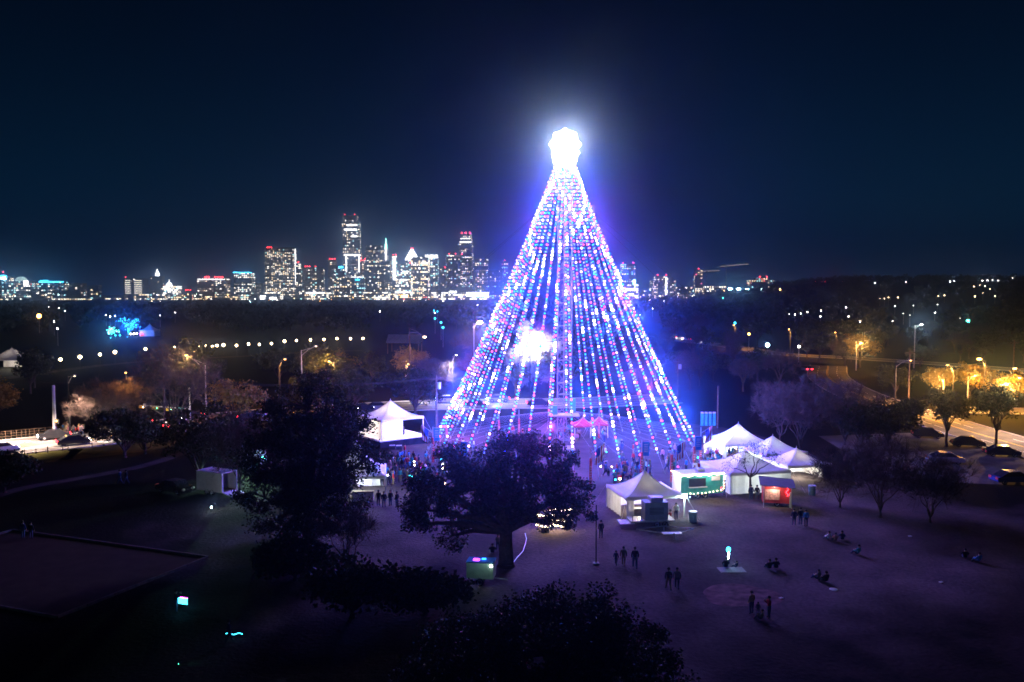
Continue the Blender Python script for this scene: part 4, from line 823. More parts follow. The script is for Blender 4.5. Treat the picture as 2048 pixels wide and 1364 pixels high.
part('rail', tubes([[-2.4, -.95, 1.25]], [[-1.4, -.95, 1.25]], .03, .03, 4), M['steel'], t)
t = thing('trailer_tongue', 'empty A-shaped trailer frame on the grass before the generator', 'trailer frame', (14.6, 80.6, 0), R(4))
for a, b in (((-2.8, .9), (.2, -1.4)), ((2.6, .6), (.2, -1.4)), ((-2.8, .9), (0, 1.7)), ((2.6, .6), (0, 1.7))): part('frame_bar', tubes([[*a, .42]], [[*b, .42]], .06, .06, 5), M['steel'], t)
part('frame_plate', boxes([[.1, -1.0, .5]], [[1.8, .7, .05]]), M['white_paint'], t); part('jack_leg', tubes([[.2, -1.4, 0]], [[.2, -1.4, .6]], .06, .06, 6), M['steel'], t); part('jack_leg', tubes([[0, 1.6, 0]], [[0, 1.6, .5]], .06, .06, 6), M['steel'], t)
for x, y, lab in [(17.9, 85.4, 'pale blue trash barrel beside the bright work lamp'), (33.6, 96.8, 'white plastic tub behind the red kiosk')]:
    t = thing('trash_barrel', lab, 'barrel', (x, y, 0)); part('drum', tubes([[0, 0, 0]], [[0, 0, 1.0]], .36, .4, 12), pm('barrel_plastic', (.35, .6, .62), .15, 3), t); part('rim', tubes([[0, 0, .96]], [[0, 0, 1.06]], .43, .43, 12, cap=True), M['white_paint'], t)
t = thing('work_lamp', 'glaring cold white work lamp at the corner of the front tent', 'lamp', (17.4, 87.0, 0)); part('stand', tubes([[0, 0, 0]], [[0, 0, 2.2]], .04, .03, 6), M['steel'], t)
part('lamp_head', sphere((0, -.05, 2.25), .17, 9, 7), E['cyan'], t); light('work_light', 'POINT', (.1, -.3, 2.2), (.7, 1.0, .95), 420, t, .12)
def cargo(label, loc, rz, L, W_, Hh, open_end=True, mat='white_paint'):
    t = thing('cargo_trailer', label, 'trailer', loc, rz); z0 = .45
    part('side_wall', boxes([[0, -W_ / 2, z0 + Hh / 2]], [[L, .06, Hh]]), M[mat], t); part('side_wall', boxes([[0, W_ / 2, z0 + Hh / 2]], [[L, .06, Hh]]), M[mat], t)
    part('roof', boxes([[0, 0, z0 + Hh + .03]], [[L + .05, W_ + .1, .07]]), M[mat], t); part('floor', boxes([[0, 0, z0]], [[L, W_ - .07, .08]]), M['wood'], t); part('end_wall', boxes([[-L / 2, 0, z0 + Hh / 2]], [[.06, W_, Hh - .01]]), M[mat], t)
    for s in (-1, 1): part('corner_post', boxes([[L / 2 + .02, s * (W_ / 2 - .06), z0 + Hh / 2]], [[.1, .14, Hh - .02]]), M['white_steel'], t)
    if open_end:
        q = boxes([[L / 2 + .95, 0, .25]], [[2.0, W_ - .1, .06]]); q[..., 2] -= (q[..., 0] - L / 2 - .95) * .2; part('ramp_door', q, M[mat], t)
    else: part('door', boxes([[L / 2 + .03, 0, z0 + Hh / 2]], [[.05, W_ - .3, Hh - .06]]), M['white_steel'], t)
    wheels(t, (-.35, .4), (-W_ / 2, W_ / 2), .32); return t
cargo('white cargo trailer with its rear ramp open, left lawn', (-33.3, 97.6, 0), R(-28), 3.9, 2.2, 2.1)
t = cargo('closed white box trailer lit pale blue behind the open cargo trailer', (-33.0, 110.5, 0), R(-62), 3.6, 2.5, 2.3, False)
light('trailer_light', 'POINT', (3.8, -1.5, 3.2), (.75, .9, 1.0), 110, t, .1)
t = thing('small_trailer', 'pale green box trailer with a glowing roof in the foreground', 'trailer', (-2.4, 67.2, 0), R(-8))
part('body', boxes([[0, 0, 1.2]], [[2.1, 1.3, 1.25]]), M['green_paint'], t); part('roof', boxes([[0, 0, 1.86]], [[2.16, 1.36, .07]]), M['blue_cloth'], t); wheels(t, (0,), (-.7, .7), .33)
part('door_lamp', sphere((.88, -.7, 1.65), .08, 7, 5), E['white'], t); part('roof_lamp', boxes([[-.35, -.2, 1.96]], [[.45, .3, .1]]), E['mag'], t); part('roof_lamp', boxes([[.2, .1, 1.95]], [[.3, .12, .06]]), E['blue'], t)
part('hitch', tubes([[1.05, 0, .5]], [[2.1, 0, .4]], .05, .05, 5), M['steel'], t); light('door_light', 'POINT', (.7, -1.6, 2.6), (.6, 1.0, .85), 28, t, .06); light('roof_light', 'POINT', (-.3, 0, 2.5), (.35, .25, 1), 25, t, .06)
for k, px in enumerate((1404, 1412, 1420, 1428)):
    p = G(px, 851); t = thing('portable_toilet', f'teal portable toilet behind the right tents, {ORD[k]} from left', 'toilet', p, R(-12), 'portable toilets in a row'); part('cabin', boxes([[0, 0, 1.08]], [[.52, 1.05, 2.1]]), M['teal_paint'], t); part('door', boxes([[0, -.54, 1.05]], [[.42, .03, 1.85]]), pm('toilet_door', (.06, .4, .42), .15, 3), t); part('roof', boxes([[0, 0, 2.2]], [[.54, 1.1, .14]]), M['white_paint'], t)
# string-lit carousel stall under the oak boughs
sl = G(1108, 1056); t = thing('fairy_light_stall', 'low stall wound with warm fairy lights under the oak boughs', 'stall', sl)
part('table', boxes([[0, 0, .7]], [[3.2, 1.2, .08]]), M['wood'], t)
for sx in (-1.5, 1.5):
    for sy in (-.5, .5): part('leg', tubes([[sx, sy, 0]], [[sx, sy, 2.1]], .04, .04, 5), M['wood'], t)
part('awning', boxes([[0, 0, 2.15]], [[3.4, 1.5, .06]]), M['red_tent'], t); part('goods', boxes(np.c_[rng.uniform(-1.4, 1.4, 18), rng.uniform(-.4, .4, 18), np.full(18, .86)], np.c_[rng.uniform(.15, .4, 18), rng.uniform(.15, .3, 18), np.full(18, .24)]), M['wood'], t, 'stuff')
for zz in (.5, 1.0, 1.5, 2.05): fairy(t, [(-1.7, -.75, zz), (-.8, -.8, zz - .15), (0, -.75, zz), (.8, -.8, zz - .15), (1.7, -.75, zz)], 26, .07)
light('stall_light', 'POINT', (0, -1.3, 1.5), (1, .75, .45), 330, t, .2)
kl = G(1090, 1064); t = thing('cool_box', 'small dark cool box on the ground before the fairy-lit stall', 'box', kl); part('box', boxes([[0, 0, .22]], [[.8, .5, .44]]), M['grey_paint'], t); part('lid', boxes([[0, 0, .47]], [[.84, .54, .07]]), M['white_paint'], t)
# green floodlit lawn patch behind the tall oak
t = thing('green_floodlight', 'green floodlight on a short stand behind the tall oak', 'floodlight', G(527, 948)); part('stand', tubes([[0, 0, 0]], [[0, 0, 2.0]], .05, .04, 6), M['steel'], t); part('lamp_head', boxes([[0, 0, 2.05]], [[.3, .16, .22]]), E['green'], t)
light('green_light', 'SPOT', (0, -.3, 2.1), (.5, 1.0, .62), 9000, t, .1, (R(55), 0, R(160)), R(105), .5)
t = thing('ground_lamp', 'small white ground lamp beside the open cargo ramp', 'lamp', G(423, 1021)); part('spike', tubes([[0, 0, 0]], [[0, 0, .3]], .02, .02, 5), M['steel'], t); part('lamp_head', sphere((0, 0, .36), .1, 7, 5), E['cyan'], t); light('ground_light', 'POINT', (0, .1, .6), (.85, .85, 1.0), 120, t, .05)
pts = [G(*a, .03) for a in ((1050, 1066), (1053, 1078), (1050, 1090), (1046, 1102), (1036, 1113), (1026, 1126))]
solo('power_cable', polyline(pts, .025, 6), M['guy'], 'pale cable snaking over the lawn beside the oak trunk', 'cable')
pl = G(1192, 1128); t = thing('light_pole', 'thin dark pole on a square base right of the big oak', 'pole', pl); part('post', tubes([[0, 0, 0]], [[0, 0, 5.0]], .06, .05, 6), M['dark'], t); part('base_or_shade_plate', boxes([[0, 0, .06]], [[.5, .5, .12]]), M['kerb'], t)
pl = G(1429 - 1072, 0) if False else None

# ------------------------------------------------------------------ ring of red poles, banners, flags
fm = bpy.data.materials.new('flag_stripes'); fm.use_nodes = True; n = fm.node_tree; b = n.nodes['Principled BSDF']; tc = n.nodes.new('ShaderNodeTexCoord'); sp = n.nodes.new('ShaderNodeSeparateXYZ')
n.links.new(tc.outputs['Object'], sp.inputs[0]); m1 = n.nodes.new('ShaderNodeMath'); m1.operation = 'MULTIPLY'; m1.inputs[1].default_value = 13 / 1.9 / 2; n.links.new(sp.outputs['X'], m1.inputs[0])
m2 = n.nodes.new('ShaderNodeMath'); m2.operation = 'FRACT'; n.links.new(m1.outputs[0], m2.inputs[0]); m3 = n.nodes.new('ShaderNodeMath'); m3.operation = 'GREATER_THAN'; m3.inputs[1].default_value = .5; n.links.new(m2.outputs[0], m3.inputs[0])
mx = n.nodes.new('ShaderNodeMix'); mx.data_type = 'RGBA'; mx.inputs[6].default_value = (.55, .03, .05, 1); mx.inputs[7].default_value = (.78, .76, .76, 1); n.links.new(m3.outputs[0], mx.inputs[0]); n.links.new(mx.outputs[2], b.inputs['Base Color'])
FLAG = fm; CANTON = pm('flag_canton', (.03, .06, .3), .2, 8)
PB = pm('pole_wrap', (.62, .04, .045), .12, 4, .5)
poles = [(866, 924, 1, 1, 'at the far left of the ring'), (893, 902, 0, 0, 'behind the leftmost pole'), (998, 884, 0, 0, 'behind the oak top, left of the mast'), (1038, 880, 0, 0, 'behind the oak top, just left of the mast'),
         (1181, 972, 0, 1, 'nearest the camera, right of the oak'), (1283, 958, 1, 0, 'behind the front tent peak'), (1343, 964, 0, 1, 'left of the food trailer'), (1388, 945, 1, 0, 'behind the food trailer'), (1401, 925, 0, 1, 'beside the highest right tent'), (1198, 876, 0, 0, 'beside the red canopies'), (920, 958, 1, 0, 'in the crowd left of the oak')]
for px, py, ban, flg, lab in poles:
    p = G(px, py); t = thing('ring_pole', f'red wrapped pole {lab}', 'pole', p, 0, 'red poles ringing the light tree')
    part('wrap', tubes([[0, 0, 0]], [[0, 0, 3.3]], .16, .16, 10, cap=True), PB, t); part('mast', tubes([[0, 0, 3.3]], [[0, 0, 4.7]], .05, .04, 6), M['steel'], t)
    part('wrap_mark', boxes([[0, -.17, .8 + .3 * k] for k in range(6)], [[.12, .02, .16]]), M['white_paint'], t)
    if ban:
        bn = part('banner', boxes([[.5, 0, 3.7]], [[.8, .03, 1.7]]), M['blue_cloth'], t); part('banner_print', boxes([[.5, -.025, 3.35 + .22 * k] for k in range(5)], [[.5, .01, .07]]), M['white_paint'], bn)
        part('banner_arm', tubes([[0, 0, 4.58], [0, 0, 2.84]], [[.92, 0, 4.58], [.92, 0, 2.84]], .02, .02, 4), M['steel'], t)
    if flg:
        part('flag_staff', tubes([[0, 0, 3.9]], [[1.5 if px > 1000 else -1.5, -.2, 5.0]], .025, .02, 5), M['steel'], t)
        sx = 1 if px > 1000 else -1; u = np.linspace(0, 1, 9); v = np.linspace(0, 1, 7); U, V = np.meshgrid(u, v, indexing='ij')
        Xg = sx * (.55 + .95 * U) ; Zg = 4.3 + .7 * U - 1.9 * V; Yg = -.15 + .09 * np.sin(V * 7 + U * 5); Xg = Xg + sx * .08 * np.sin(V * 5)
        g = np.stack([Xg, Yg, Zg], -1); fl = part('flag', gridq(g), FLAG, t); part('flag_canton', gridq(g[:5, :4] + np.array([0, -.012, 0])), CANTON, fl)

# ------------------------------------------------------------------ people
def skin_mesh(nodes, edges, mats_of):
    me = bpy.data.meshes.new('person_skeleton'); names = list(nodes); me.from_pydata([nodes[k][0] for k in names], [(names.index(a), names.index(b)) for a, b in edges], [])
    o = bpy.data.objects.new('tmp', me); C.objects.link(o); md = o.modifiers.new('s', 'SKIN'); o.modifiers.new('ss', 'SUBSURF').levels = 1
    sv = me.skin_vertices[0].data
    for i, k in enumerate(names): sv[i].radius = (nodes[k][1], nodes[k][1] * (nodes[k][2] if len(nodes[k]) > 2 else 1)); sv[i].use_root = (k == 'hip')
    dg = bpy.context.evaluated_depsgraph_get(); dg.update(); out = bpy.data.meshes.new_from_object(o.evaluated_get(dg)); bpy.data.objects.remove(o)
    seg = [(np.array(nodes[a][0]), np.array(nodes[b][0]), mats_of(a, b)) for a, b in edges]
    for p in out.polygons:
        c = np.array(p.center); best = min(seg, key=lambda s: np.linalg.norm(c - (s[0] + (s[1] - s[0]) * np.clip(np.dot(c - s[0], s[1] - s[0]) / np.dot(s[1] - s[0], s[1] - s[0]), 0, 1)))); p.material_index = best[2]; p.use_smooth = True
    return out
def mats_of(a, b):
    k = {a[:-1] if a[-1] in 'LR' else a, b[:-1] if b[-1] in 'LR' else b}
    if 'head' in k or 'crown' in k: return 0
    if 'hand' in k or 'thumb' in k or 'finger' in k: return 0
    if 'toe' in k: return 3
    if 'knee' in k or 'ankle' in k or 'thigh' in k: return 2
    return 1
EDG = [('hip', 'chest'), ('chest', 'neck'), ('neck', 'head'), ('head', 'crown')]
for s in 'LR': EDG += [('chest', 'sh' + s), ('sh' + s, 'elbow' + s), ('elbow' + s, 'wrist' + s), ('wrist' + s, 'hand' + s), ('wrist' + s, 'thumb' + s), ('hip', 'thigh' + s), ('thigh' + s, 'knee' + s), ('knee' + s, 'ankle' + s), ('ankle' + s, 'toe' + s)]
def pose(kind):
    n = {'hip': ((0, 0, .95), .17, .75), 'chest': ((0, 0, 1.30), .20, .7), 'neck': ((0, .01, 1.47), .075), 'head': ((0, .03, 1.60), .115), 'crown': ((0, .02, 1.70), .095)}
    for s, x in (('L', -1), ('R', 1)):
        n['sh' + s] = ((x * .2, 0, 1.40), .085); n['elbow' + s] = ((x * .27, -.02, 1.13), .065); n['wrist' + s] = ((x * .27, .1, .91), .045); n['hand' + s] = ((x * .27, .13, .80), .045); n['thumb' + s] = ((x * .23, .17, .85), .02)
        n['thigh' + s] = ((x * .11, 0, .86), .12); n['knee' + s] = ((x * .12, .02, .49), .085); n['ankle' + s] = ((x * .12, -.01, .09), .06); n['toe' + s] = ((x * .13, .15, .05), .05)
    if kind == 'walk':
        n['kneeL'] = ((-.11, .18, .5), .085); n['ankleL'] = ((-.11, .26, .1), .06); n['toeL'] = ((-.11, .42, .07), .05); n['kneeR'] = ((.11, -.05, .5), .085); n['ankleR'] = ((.11, -.32, .14), .06); n['toeR'] = ((.11, -.2, .05), .05)
        n['wristL'] = ((-.27, -.14, .93), .045); n['handL'] = ((-.27, -.18, .83), .045); n['thumbL'] = ((-.24, -.1, .86), .02)
    if kind == 'phone':
        for s, x in (('L', -1), ('R', 1)): n['elbow' + s] = ((x * .24, .2, 1.2), .065); n['wrist' + s] = ((x * .12, .36, 1.42), .045); n['hand' + s] = ((x * .07, .39, 1.52), .045); n['thumb' + s] = ((x * .03, .36, 1.47), .02)
    if kind == 'sit':
        dz = -.78
        for k in ('hip', 'chest', 'neck', 'head', 'crown', 'shL', 'shR'): v = n[k]; n[k] = ((v[0][0], v[0][1] - (.05 if k != 'hip' else 0) , v[0][2] + dz),) + v[1:]
        for s, x in (('L', -1), ('R', 1)):
            n['thigh' + s] = ((x * .12, .12, .16), .12); n['knee' + s] = ((x * .15, .42, .42), .085); n['ankle' + s] = ((x * .13, .62, .09), .06); n['toe' + s] = ((x * .13, .78, .06), .05)
            n['elbow' + s] = ((x * .28, .14, .4), .065); n['wrist' + s] = ((x * .2, .36, .42), .045); n['hand' + s] = ((x * .1, .45, .44), .045); n['thumb' + s] = ((x * .12, .42, .5), .02)
    return n
PM = {k: skin_mesh(pose(k), EDG, mats_of) for k in ('stand', 'walk', 'phone', 'sit')}
for me in PM.values():
    for k in range(4): me.materials.append(None)
hair_me = {}
for k in PM:
    hc = pose(k)['head'][0]; q = Q().add(sphere((hc[0], hc[1] - .018, hc[2] + .06), .125, 10, 6, (.95, 1.05, 1.1), 0, .58)); hair_me[k] = q.mesh('hair', True)
    hair_me[k].materials.append(None)
SKIN = [pm('skin_light', (.5, .32, .24), .06, 8), pm('skin_tan', (.3, .18, .12), .06, 8), pm('skin_dark', (.12, .07, .05), .06, 8)]
HAIR = [pm('hair_dark', (.025, .018, .014), .2, 20), pm('hair_brown', (.09, .05, .03), .2, 20), pm('hair_fair', (.3, .2, .1), .2, 20)]
TOPS = {'black': (.02, .02, .024), 'navy': (.03, .045, .12), 'red': (.45, .035, .04), 'white': (.68, .68, .7), 'grey': (.2, .2, .21), 'blue': (.05, .22, .55), 'teal': (.05, .32, .33), 'olive': (.13, .13, .07), 'pink': (.55, .25, .32), 'tan': (.35, .26, .17)}
TOPS = {k: pm('top_' + k, v, .15, 6, .9) for k, v in TOPS.items()}
TROU = [pm('denim', (.06, .08, .15), .2, 8, .9), pm('black_trousers', (.02, .02, .022), .2, 8, .9), pm('khaki_trousers', (.22, .17, .11), .2, 8, .9)]
SHOE = pm('shoe', (.05, .045, .045), .3, 8, .7)
def person(label, loc, rz, kind='stand', top='black', height=1.72, group=None, tr=0, sk=0, hr=0):
    o = bpy.data.objects.new('person', PM[kind]); C.objects.link(o)
    for i, mm in enumerate((SKIN[sk], TOPS[top], TROU[tr], SHOE)): o.material_slots[i].link = 'OBJECT'; o.material_slots[i].material = mm
    h = bpy.data.objects.new('hair', hair_me[kind]); C.objects.link(h); h.parent = o; h.material_slots[0].link = 'OBJECT'; h.material_slots[0].material = HAIR[hr]
    o.location = loc; o.rotation_euler = (0, 0, rz); o.scale = (height / 1.79,) * 3; return tag(o, label, 'person', group)
def pg(px, py, label, kind='stand', top='black', h=1.72, face=0, **kw): return person(label, G(px, py), R(face), kind, top, h, **kw)
pg(1202, 1077, 'person in dark coat standing alone below the front tent', 'stand', 'black', 1.75, 20)
pg(1232, 1130, 'child in dark jacket, left of the three walking on the lawn', 'walk', 'navy', 1.25, -20); pg(1247, 1132, 'person in olive coat, middle of the three walking on the lawn', 'walk', 'olive', 1.68, -10, tr=2); pg(1270, 1137, 'tall person in black, right of the three walking on the lawn', 'walk', 'black', 1.84, 0)
pg(1337, 1180, 'person in dark hoodie, left of the walking pair on the lawn', 'walk', 'black', 1.78, 10, tr=2); pg(1354, 1178, 'person in dark jacket with pale shirt, right of the walking pair', 'walk', 'grey', 1.72, -10)
pg(1503, 1228, 'person in pale top standing at the lowest lawn group', 'stand', 'tan', 1.7, 30, hr=1); pg(1538, 1236, 'person in red jacket bending at the lowest lawn group', 'phone', 'red', 1.6, 100); pg(1516, 1230, 'small child between the two adults of the lowest lawn group', 'stand', 'navy', .95, 0); pg(1524, 1240, 'child sitting at the feet of the lowest lawn group', 'sit', 'grey', 1.4, 60)
pg(1588, 1051, 'person in blue grey top, left of three before the red kiosk', 'stand', 'navy', 1.7, 0); pg(1601, 1050, 'person in black, middle of three before the red kiosk', 'stand', 'black', 1.75, 0); pg(1612, 1053, 'person in bright blue top, right of three before the red kiosk', 'stand', 'blue', 1.68, 0)
pg(1452, 1137, 'person in black sitting on the pale blanket with the glowing balloon', 'sit', 'black', 1.75, 0); pg(1473, 1136, 'child in navy sitting on the pale blanket', 'sit', 'navy', 1.1, 40)
pg(1539, 1140, 'person in black, left of the pair sitting on the lawn', 'sit', 'black', 1.7, 10); pg(1552, 1139, 'person in black, right of the pair sitting on the lawn', 'sit', 'black', 1.8, -10)
pg(1637, 1160, 'person in grey sitting above the white disc on the lawn', 'sit', 'grey', 1.6, 30); pg(1652, 1166, 'person in black sitting beside the white disc on the lawn', 'sit', 'black', 1.75, 20)
pg(1658, 1081, 'person in white, left of the three seated far on the lawn', 'sit', 'white', 1.6, 20); pg(1671, 1084, 'person in pink, middle of the three seated far on the lawn', 'sit', 'pink', 1.6, 0); pg(1684, 1081, 'person in navy, right of the three seated far on the lawn', 'sit', 'navy', 1.7, -20)
pg(1717, 1110, 'person in teal seated alone right of the seated three', 'sit', 'teal', 1.7, 40); pg(1958, 1126, 'person in blue seated alone near the right edge', 'sit', 'blue', 1.7, 20); pg(1930, 1118, 'dark clothed person seated near the right edge', 'sit', 'black', 1.7, -20)
pg(985, 1108, 'person in black seated left of the oak trunk', 'sit', 'black', 1.75, 0); pg(996, 1102, 'person in grey standing by the oak trunk with a phone', 'phone', 'grey', 1.55, 180)
pg(1502, 1000, 'person in navy, left of the pair by the walled tent', 'stand', 'navy', 1.72, 0); pg(1514, 1001, 'person in black, right of the pair by the walled tent', 'stand', 'black', 1.72, 0); pg(1449, 990, 'person in red standing at the end of the food trailer', 'stand', 'red', 1.72, 90)
pg(1352, 1038, 'person in white serving beside the front tent', 'stand', 'white', 1.68, 180); pg(1340, 1037, 'person in red crouching beside the front tent', 'sit', 'red', 1.7, 90)
for k, px in enumerate((757, 768, 781, 794)): pg(px, 1012 + (k % 2) * 3, f'dark figure before the lit market counter, {ORD[k]} from left', 'stand', 'black', 1.75, 20 * k)
pg(62, 1078, 'dark figure at the corner of the sand court, left', 'stand', 'black', 1.6, 0); pg(46, 1076, 'dark figure at the corner of the sand court edge', 'stand', 'navy', 1.6, 0); pg(253, 968, 'person in black, right of the pair on the trail', 'walk', 'black', 1.72, 90); pg(240, 968, 'person in navy, left of the pair on the trail', 'walk', 'navy', 1.72, 90)
r = np.random.default_rng(31); tops = list(TOPS); kinds = ['stand', 'stand', 'walk', 'phone']
def crowd(n, polys, where, group):
    for k in range(n):
        (x0, x1, y0, y1) = polys[int(r.integers(len(polys)))]
        tp = tops[int(r.integers(len(tops)))]; kd = kinds[int(r.integers(4))]; ch = r.uniform() < .15
        person(f'{"child" if ch else "person"} in {tp} top {"walking" if kd == "walk" else ("raising a phone" if kd == "phone" else "standing")} {where}', G(r.uniform(x0, x1), r.uniform(y0, y1)), r.uniform(0, 6.28), kd, tp, r.uniform(1.0, 1.3) if ch else r.uniform(1.58, 1.86), group, int(r.integers(3)), int(r.integers(3)), int(r.integers(3)))
crowd(80, [(770, 900, 910, 965), (760, 860, 925, 975), (860, 960, 900, 930)], 'in the crowd left of the oak', 'crowd left of the light tree')
crowd(74, [(1190, 1330, 900, 950), (1210, 1300, 940, 975), (1330, 1440, 910, 950)], 'in the crowd right of the oak', 'crowd right of the light tree')
crowd(34, [(1420, 1490, 912, 950), (1380, 1450, 940, 960), (1430, 1480, 900, 925)], 'before the right tents', 'crowd before the right tents')
crowd(22, [(960, 1240, 872, 890), (1090, 1220, 868, 884)], 'near the foot of the mast', 'crowd at the mast')
crowd(16, [(118, 176, 866, 872), (125, 178, 864, 870)], 'along the avenue railing', 'people along the railing')

# glowing toys in the crowd
for k in range(30):
    px, py = (r.uniform(765, 900), r.uniform(905, 970)) if k < 15 else (r.uniform(1190, 1440), r.uniform(900, 965)); cn = ['teal', 'white', 'warm', 'mag', 'teal'][k % 5]
    t = thing('glow_toy', f'{ {"teal": "cyan", "white": "white", "warm": "amber", "mag": "pink"}[cn]} glowing toy held up in the crowd {"left" if k < 15 else "right"} of the oak', 'glow toy', G(px, py, 1.2), 0, 'glowing toys in the crowd')
    part('glow_bulb', sphere((0, 0, 0), r.uniform(.07, .14), 7, 5), E[cn], t); part('handle', tubes([[0, 0, -.4]], [[0, 0, -.05]], .015, .015, 4), M['dark'], t)
pg(352, 1226, 'dark figure beside the glowing kite panel', 'phone', 'black', 1.72, -60); pg(458, 1284, 'dark figure beside the blue glowing ribbon', 'walk', 'navy', 1.5, -60)
# things on the lawn
pb = G(1463, 1140); solo('blanket', boxes([[0, 0, .02]], [[2.1, 1.3, .03]], .05), M['cloth_light'], 'pale picnic blanket under the person with the glowing balloon', 'blanket', pb)
t = thing('led_balloon', 'glowing cyan balloon with a lit tail held on the blanket', 'balloon', G(1457, 1137)); part('balloon', sphere((.05, .3, 1.5), .19, 10, 8, (1, 1, 1.15)), E['teal'], t); part('lit_tail', Q().add(polyline([(.05, .3, 1.3), (.1, .3, 1.1), (.02, .3, .9), (.06, .3, .72)], .045, 5)), E['cyan'], t); light('balloon_light', 'POINT', (.05, 0, 1.2), (.4, .9, 1), 16, t, .15)
t = solo('throw_disc', tubes([[0, 0, .01]], [[0, 0, .05]], .33, .3, 14, cap=True), M['white_paint'], 'white disc lying on the lawn beside the seated pair', 'disc', G(1667, 1179))
for px, py, lab in [(1562, 1197, 'small pale wrapper on the lawn beside the dirt patch'), (1882, 1165, 'small glinting wrapper on the dark right lawn'), (1820, 1073, 'pale paper scrap on the far right lawn')]:
    q = boxes([[0, 0, .04]], [[.3, .2, .06]], .4); solo('paper_scrap', q, M['white_paint'], lab, 'litter', G(px, py))
# LED toys at lower left
t = thing('led_kite', 'glowing cyan and magenta kite panel at the lower left', 'kite', G(366, 1222)); part('panel', boxes([[0, 0, .55 + .09 * k] for k in range(5)], [[.8 - .0 * k, .03, .075] for k in range(5)], R(-20)), E['teal'], t); part('panel_edge', boxes([[0, 0, .99]], [[.85, .035, .06]], R(-20)), E['mag'], t); part('stick', tubes([[0, 0, 0]], [[0, 0, .55]], .015, .015, 4), M['dark'], t); light('kite_light', 'POINT', (0, -.5, .7), (.2, .9, 1), 2.5, t, .1)
t = thing('led_ribbon', 'thin wavy blue glowing ribbon at the lower left', 'glow toy', G(470, 1278)); part('ribbon', polyline([(-.6 + .1 * k, 0, .35 + .05 * math.sin(k * .9)) for k in range(12)], .02, 4), E['teal'], t); part('grip', tubes([[-.6, 0, 0]], [[-.6, 0, .35]], .02, .02, 4), M['dark'], t)
t = thing('led_torch', 'small green torch lying on the lawn at the bottom left', 'torch', G(350, 1332), R(20)); part('barrel', tubes([[0, 0, .1]], [[.2, 0, .1]], .03, .04, 8), M['dark'], t); part('lens', tubes([[.2, 0, .1]], [[.21, 0, .1]], .035, .035, 8, cap=True), E['green'], t)
light('torch_beam', 'SPOT', (.15, 0, .45), (.1, 1, .7), 30, t, .03, (R(72), 0, R(-90)), R(50), .8)

# ------------------------------------------------------------------ cars
def make_car(paint, on=False):
    t = thing('car', 'x', 'car'); L, W_ = 4.5, 1.8
    prof = [(-2.25, .35), (-2.2, .75), (-1.9, .88), (-.95, .95), (.95, .95), (1.9, .9), (2.2, .8), (2.25, .4), (2.1, .28), (-2.1, .28)]
    part('body', prism(prof, -W_ / 2, W_ / 2), paint, t)
    part('cabin', prism([(-1.5, .93), (-.75, 1.42), (.75, 1.45), (1.75, .93)], -W_ / 2 + .1, W_ / 2 - .1), M['glass'], t)
    part('roof', boxes([[0, 0, 1.455]], [[W_ - .34, 1.5, .05]]), paint, t)
    for x in (-.82, .82):
        for y in (-1.38, 1.38):
            wl = part('wheel', tubes([[x - .1, y, .33]], [[x + .1, y, .33]], .33, .33, 14, cap=True), M['dark'], t); part('rim', tubes([[x - .12, y, .33]], [[x + .12, y, .33]], .2, .18, 10, cap=True), M['steel'], wl)
    for x in (-.65, .65):
        part('headlight', sphere((x, -2.22, .66), .2, 8, 5, (1.3, .5, .8)), E['head'] if on else M['white_steel'], t); part('taillight', boxes([[x, 2.22, .74]], [[.5, .08, .26]]), E['tail'] if on else M['red_paint'], t)
    return t
PAINT = {'dark': pm('paint_dark', (.015, .016, .02), .1, 2, .15), 'silver': pm('paint_silver', (.35, .37, .38), .08, 2, .2, metal=.4), 'white': pm('paint_white', (.6, .6, .6), .05, 2, .2), 'blue': pm('paint_blue', (.03, .06, .2), .1, 2, .15)}
parked = {k: make_car(PAINT[k]) for k in ('dark', 'silver', 'blue')}; moving = {k: make_car(PAINT[k], True) for k in ('dark', 'silver', 'white')}; used_c = set()
def car(src, key, label, loc, rz, group):
    o = src[key] if (id(src), key) not in used_c else copy_tree(src[key]); used_c.add((id(src), key)); o.name = 'moving_car' if src is moving else 'parked_car'
    o.location = (loc[0], loc[1], .012 if src is moving else .01); o.rotation_euler = (0, 0, rz); tag(o, label, 'car', group); return o
for px, py, key, lab, a in [(1935, 893, 'dark', 'dark car parked under the left street tree', 75), (2003, 912, 'dark', 'dark car parked under the right street tree', 80), (1890, 926, 'silver', 'silver car parked alone in the lot', 78), (2022, 966, 'blue', 'blue car at the right edge with a glinting bonnet', 95), (1855, 875, 'dark', 'dark car parked behind the evergreen bush', 75), (350, 1000 - 15, 'dark', 'dark car parked left of the open cargo trailer', 60)]:
    car(parked, key, lab, G(px, py), R(a), 'cars parked near the event')
def on_path(c, nrm, s, off):
    i = min(int(s), len(c) - 2); f = s - i; p = c[i] * (1 - f) + c[i + 1] * f; d = c[i + 1] - c[i]; return p + nrm[i] * off, math.atan2(d[1], d[0])
def nearest_s(c, p): return int(np.argmin(np.hypot(c[:, 0] - p[0], c[:, 1] - p[1])))
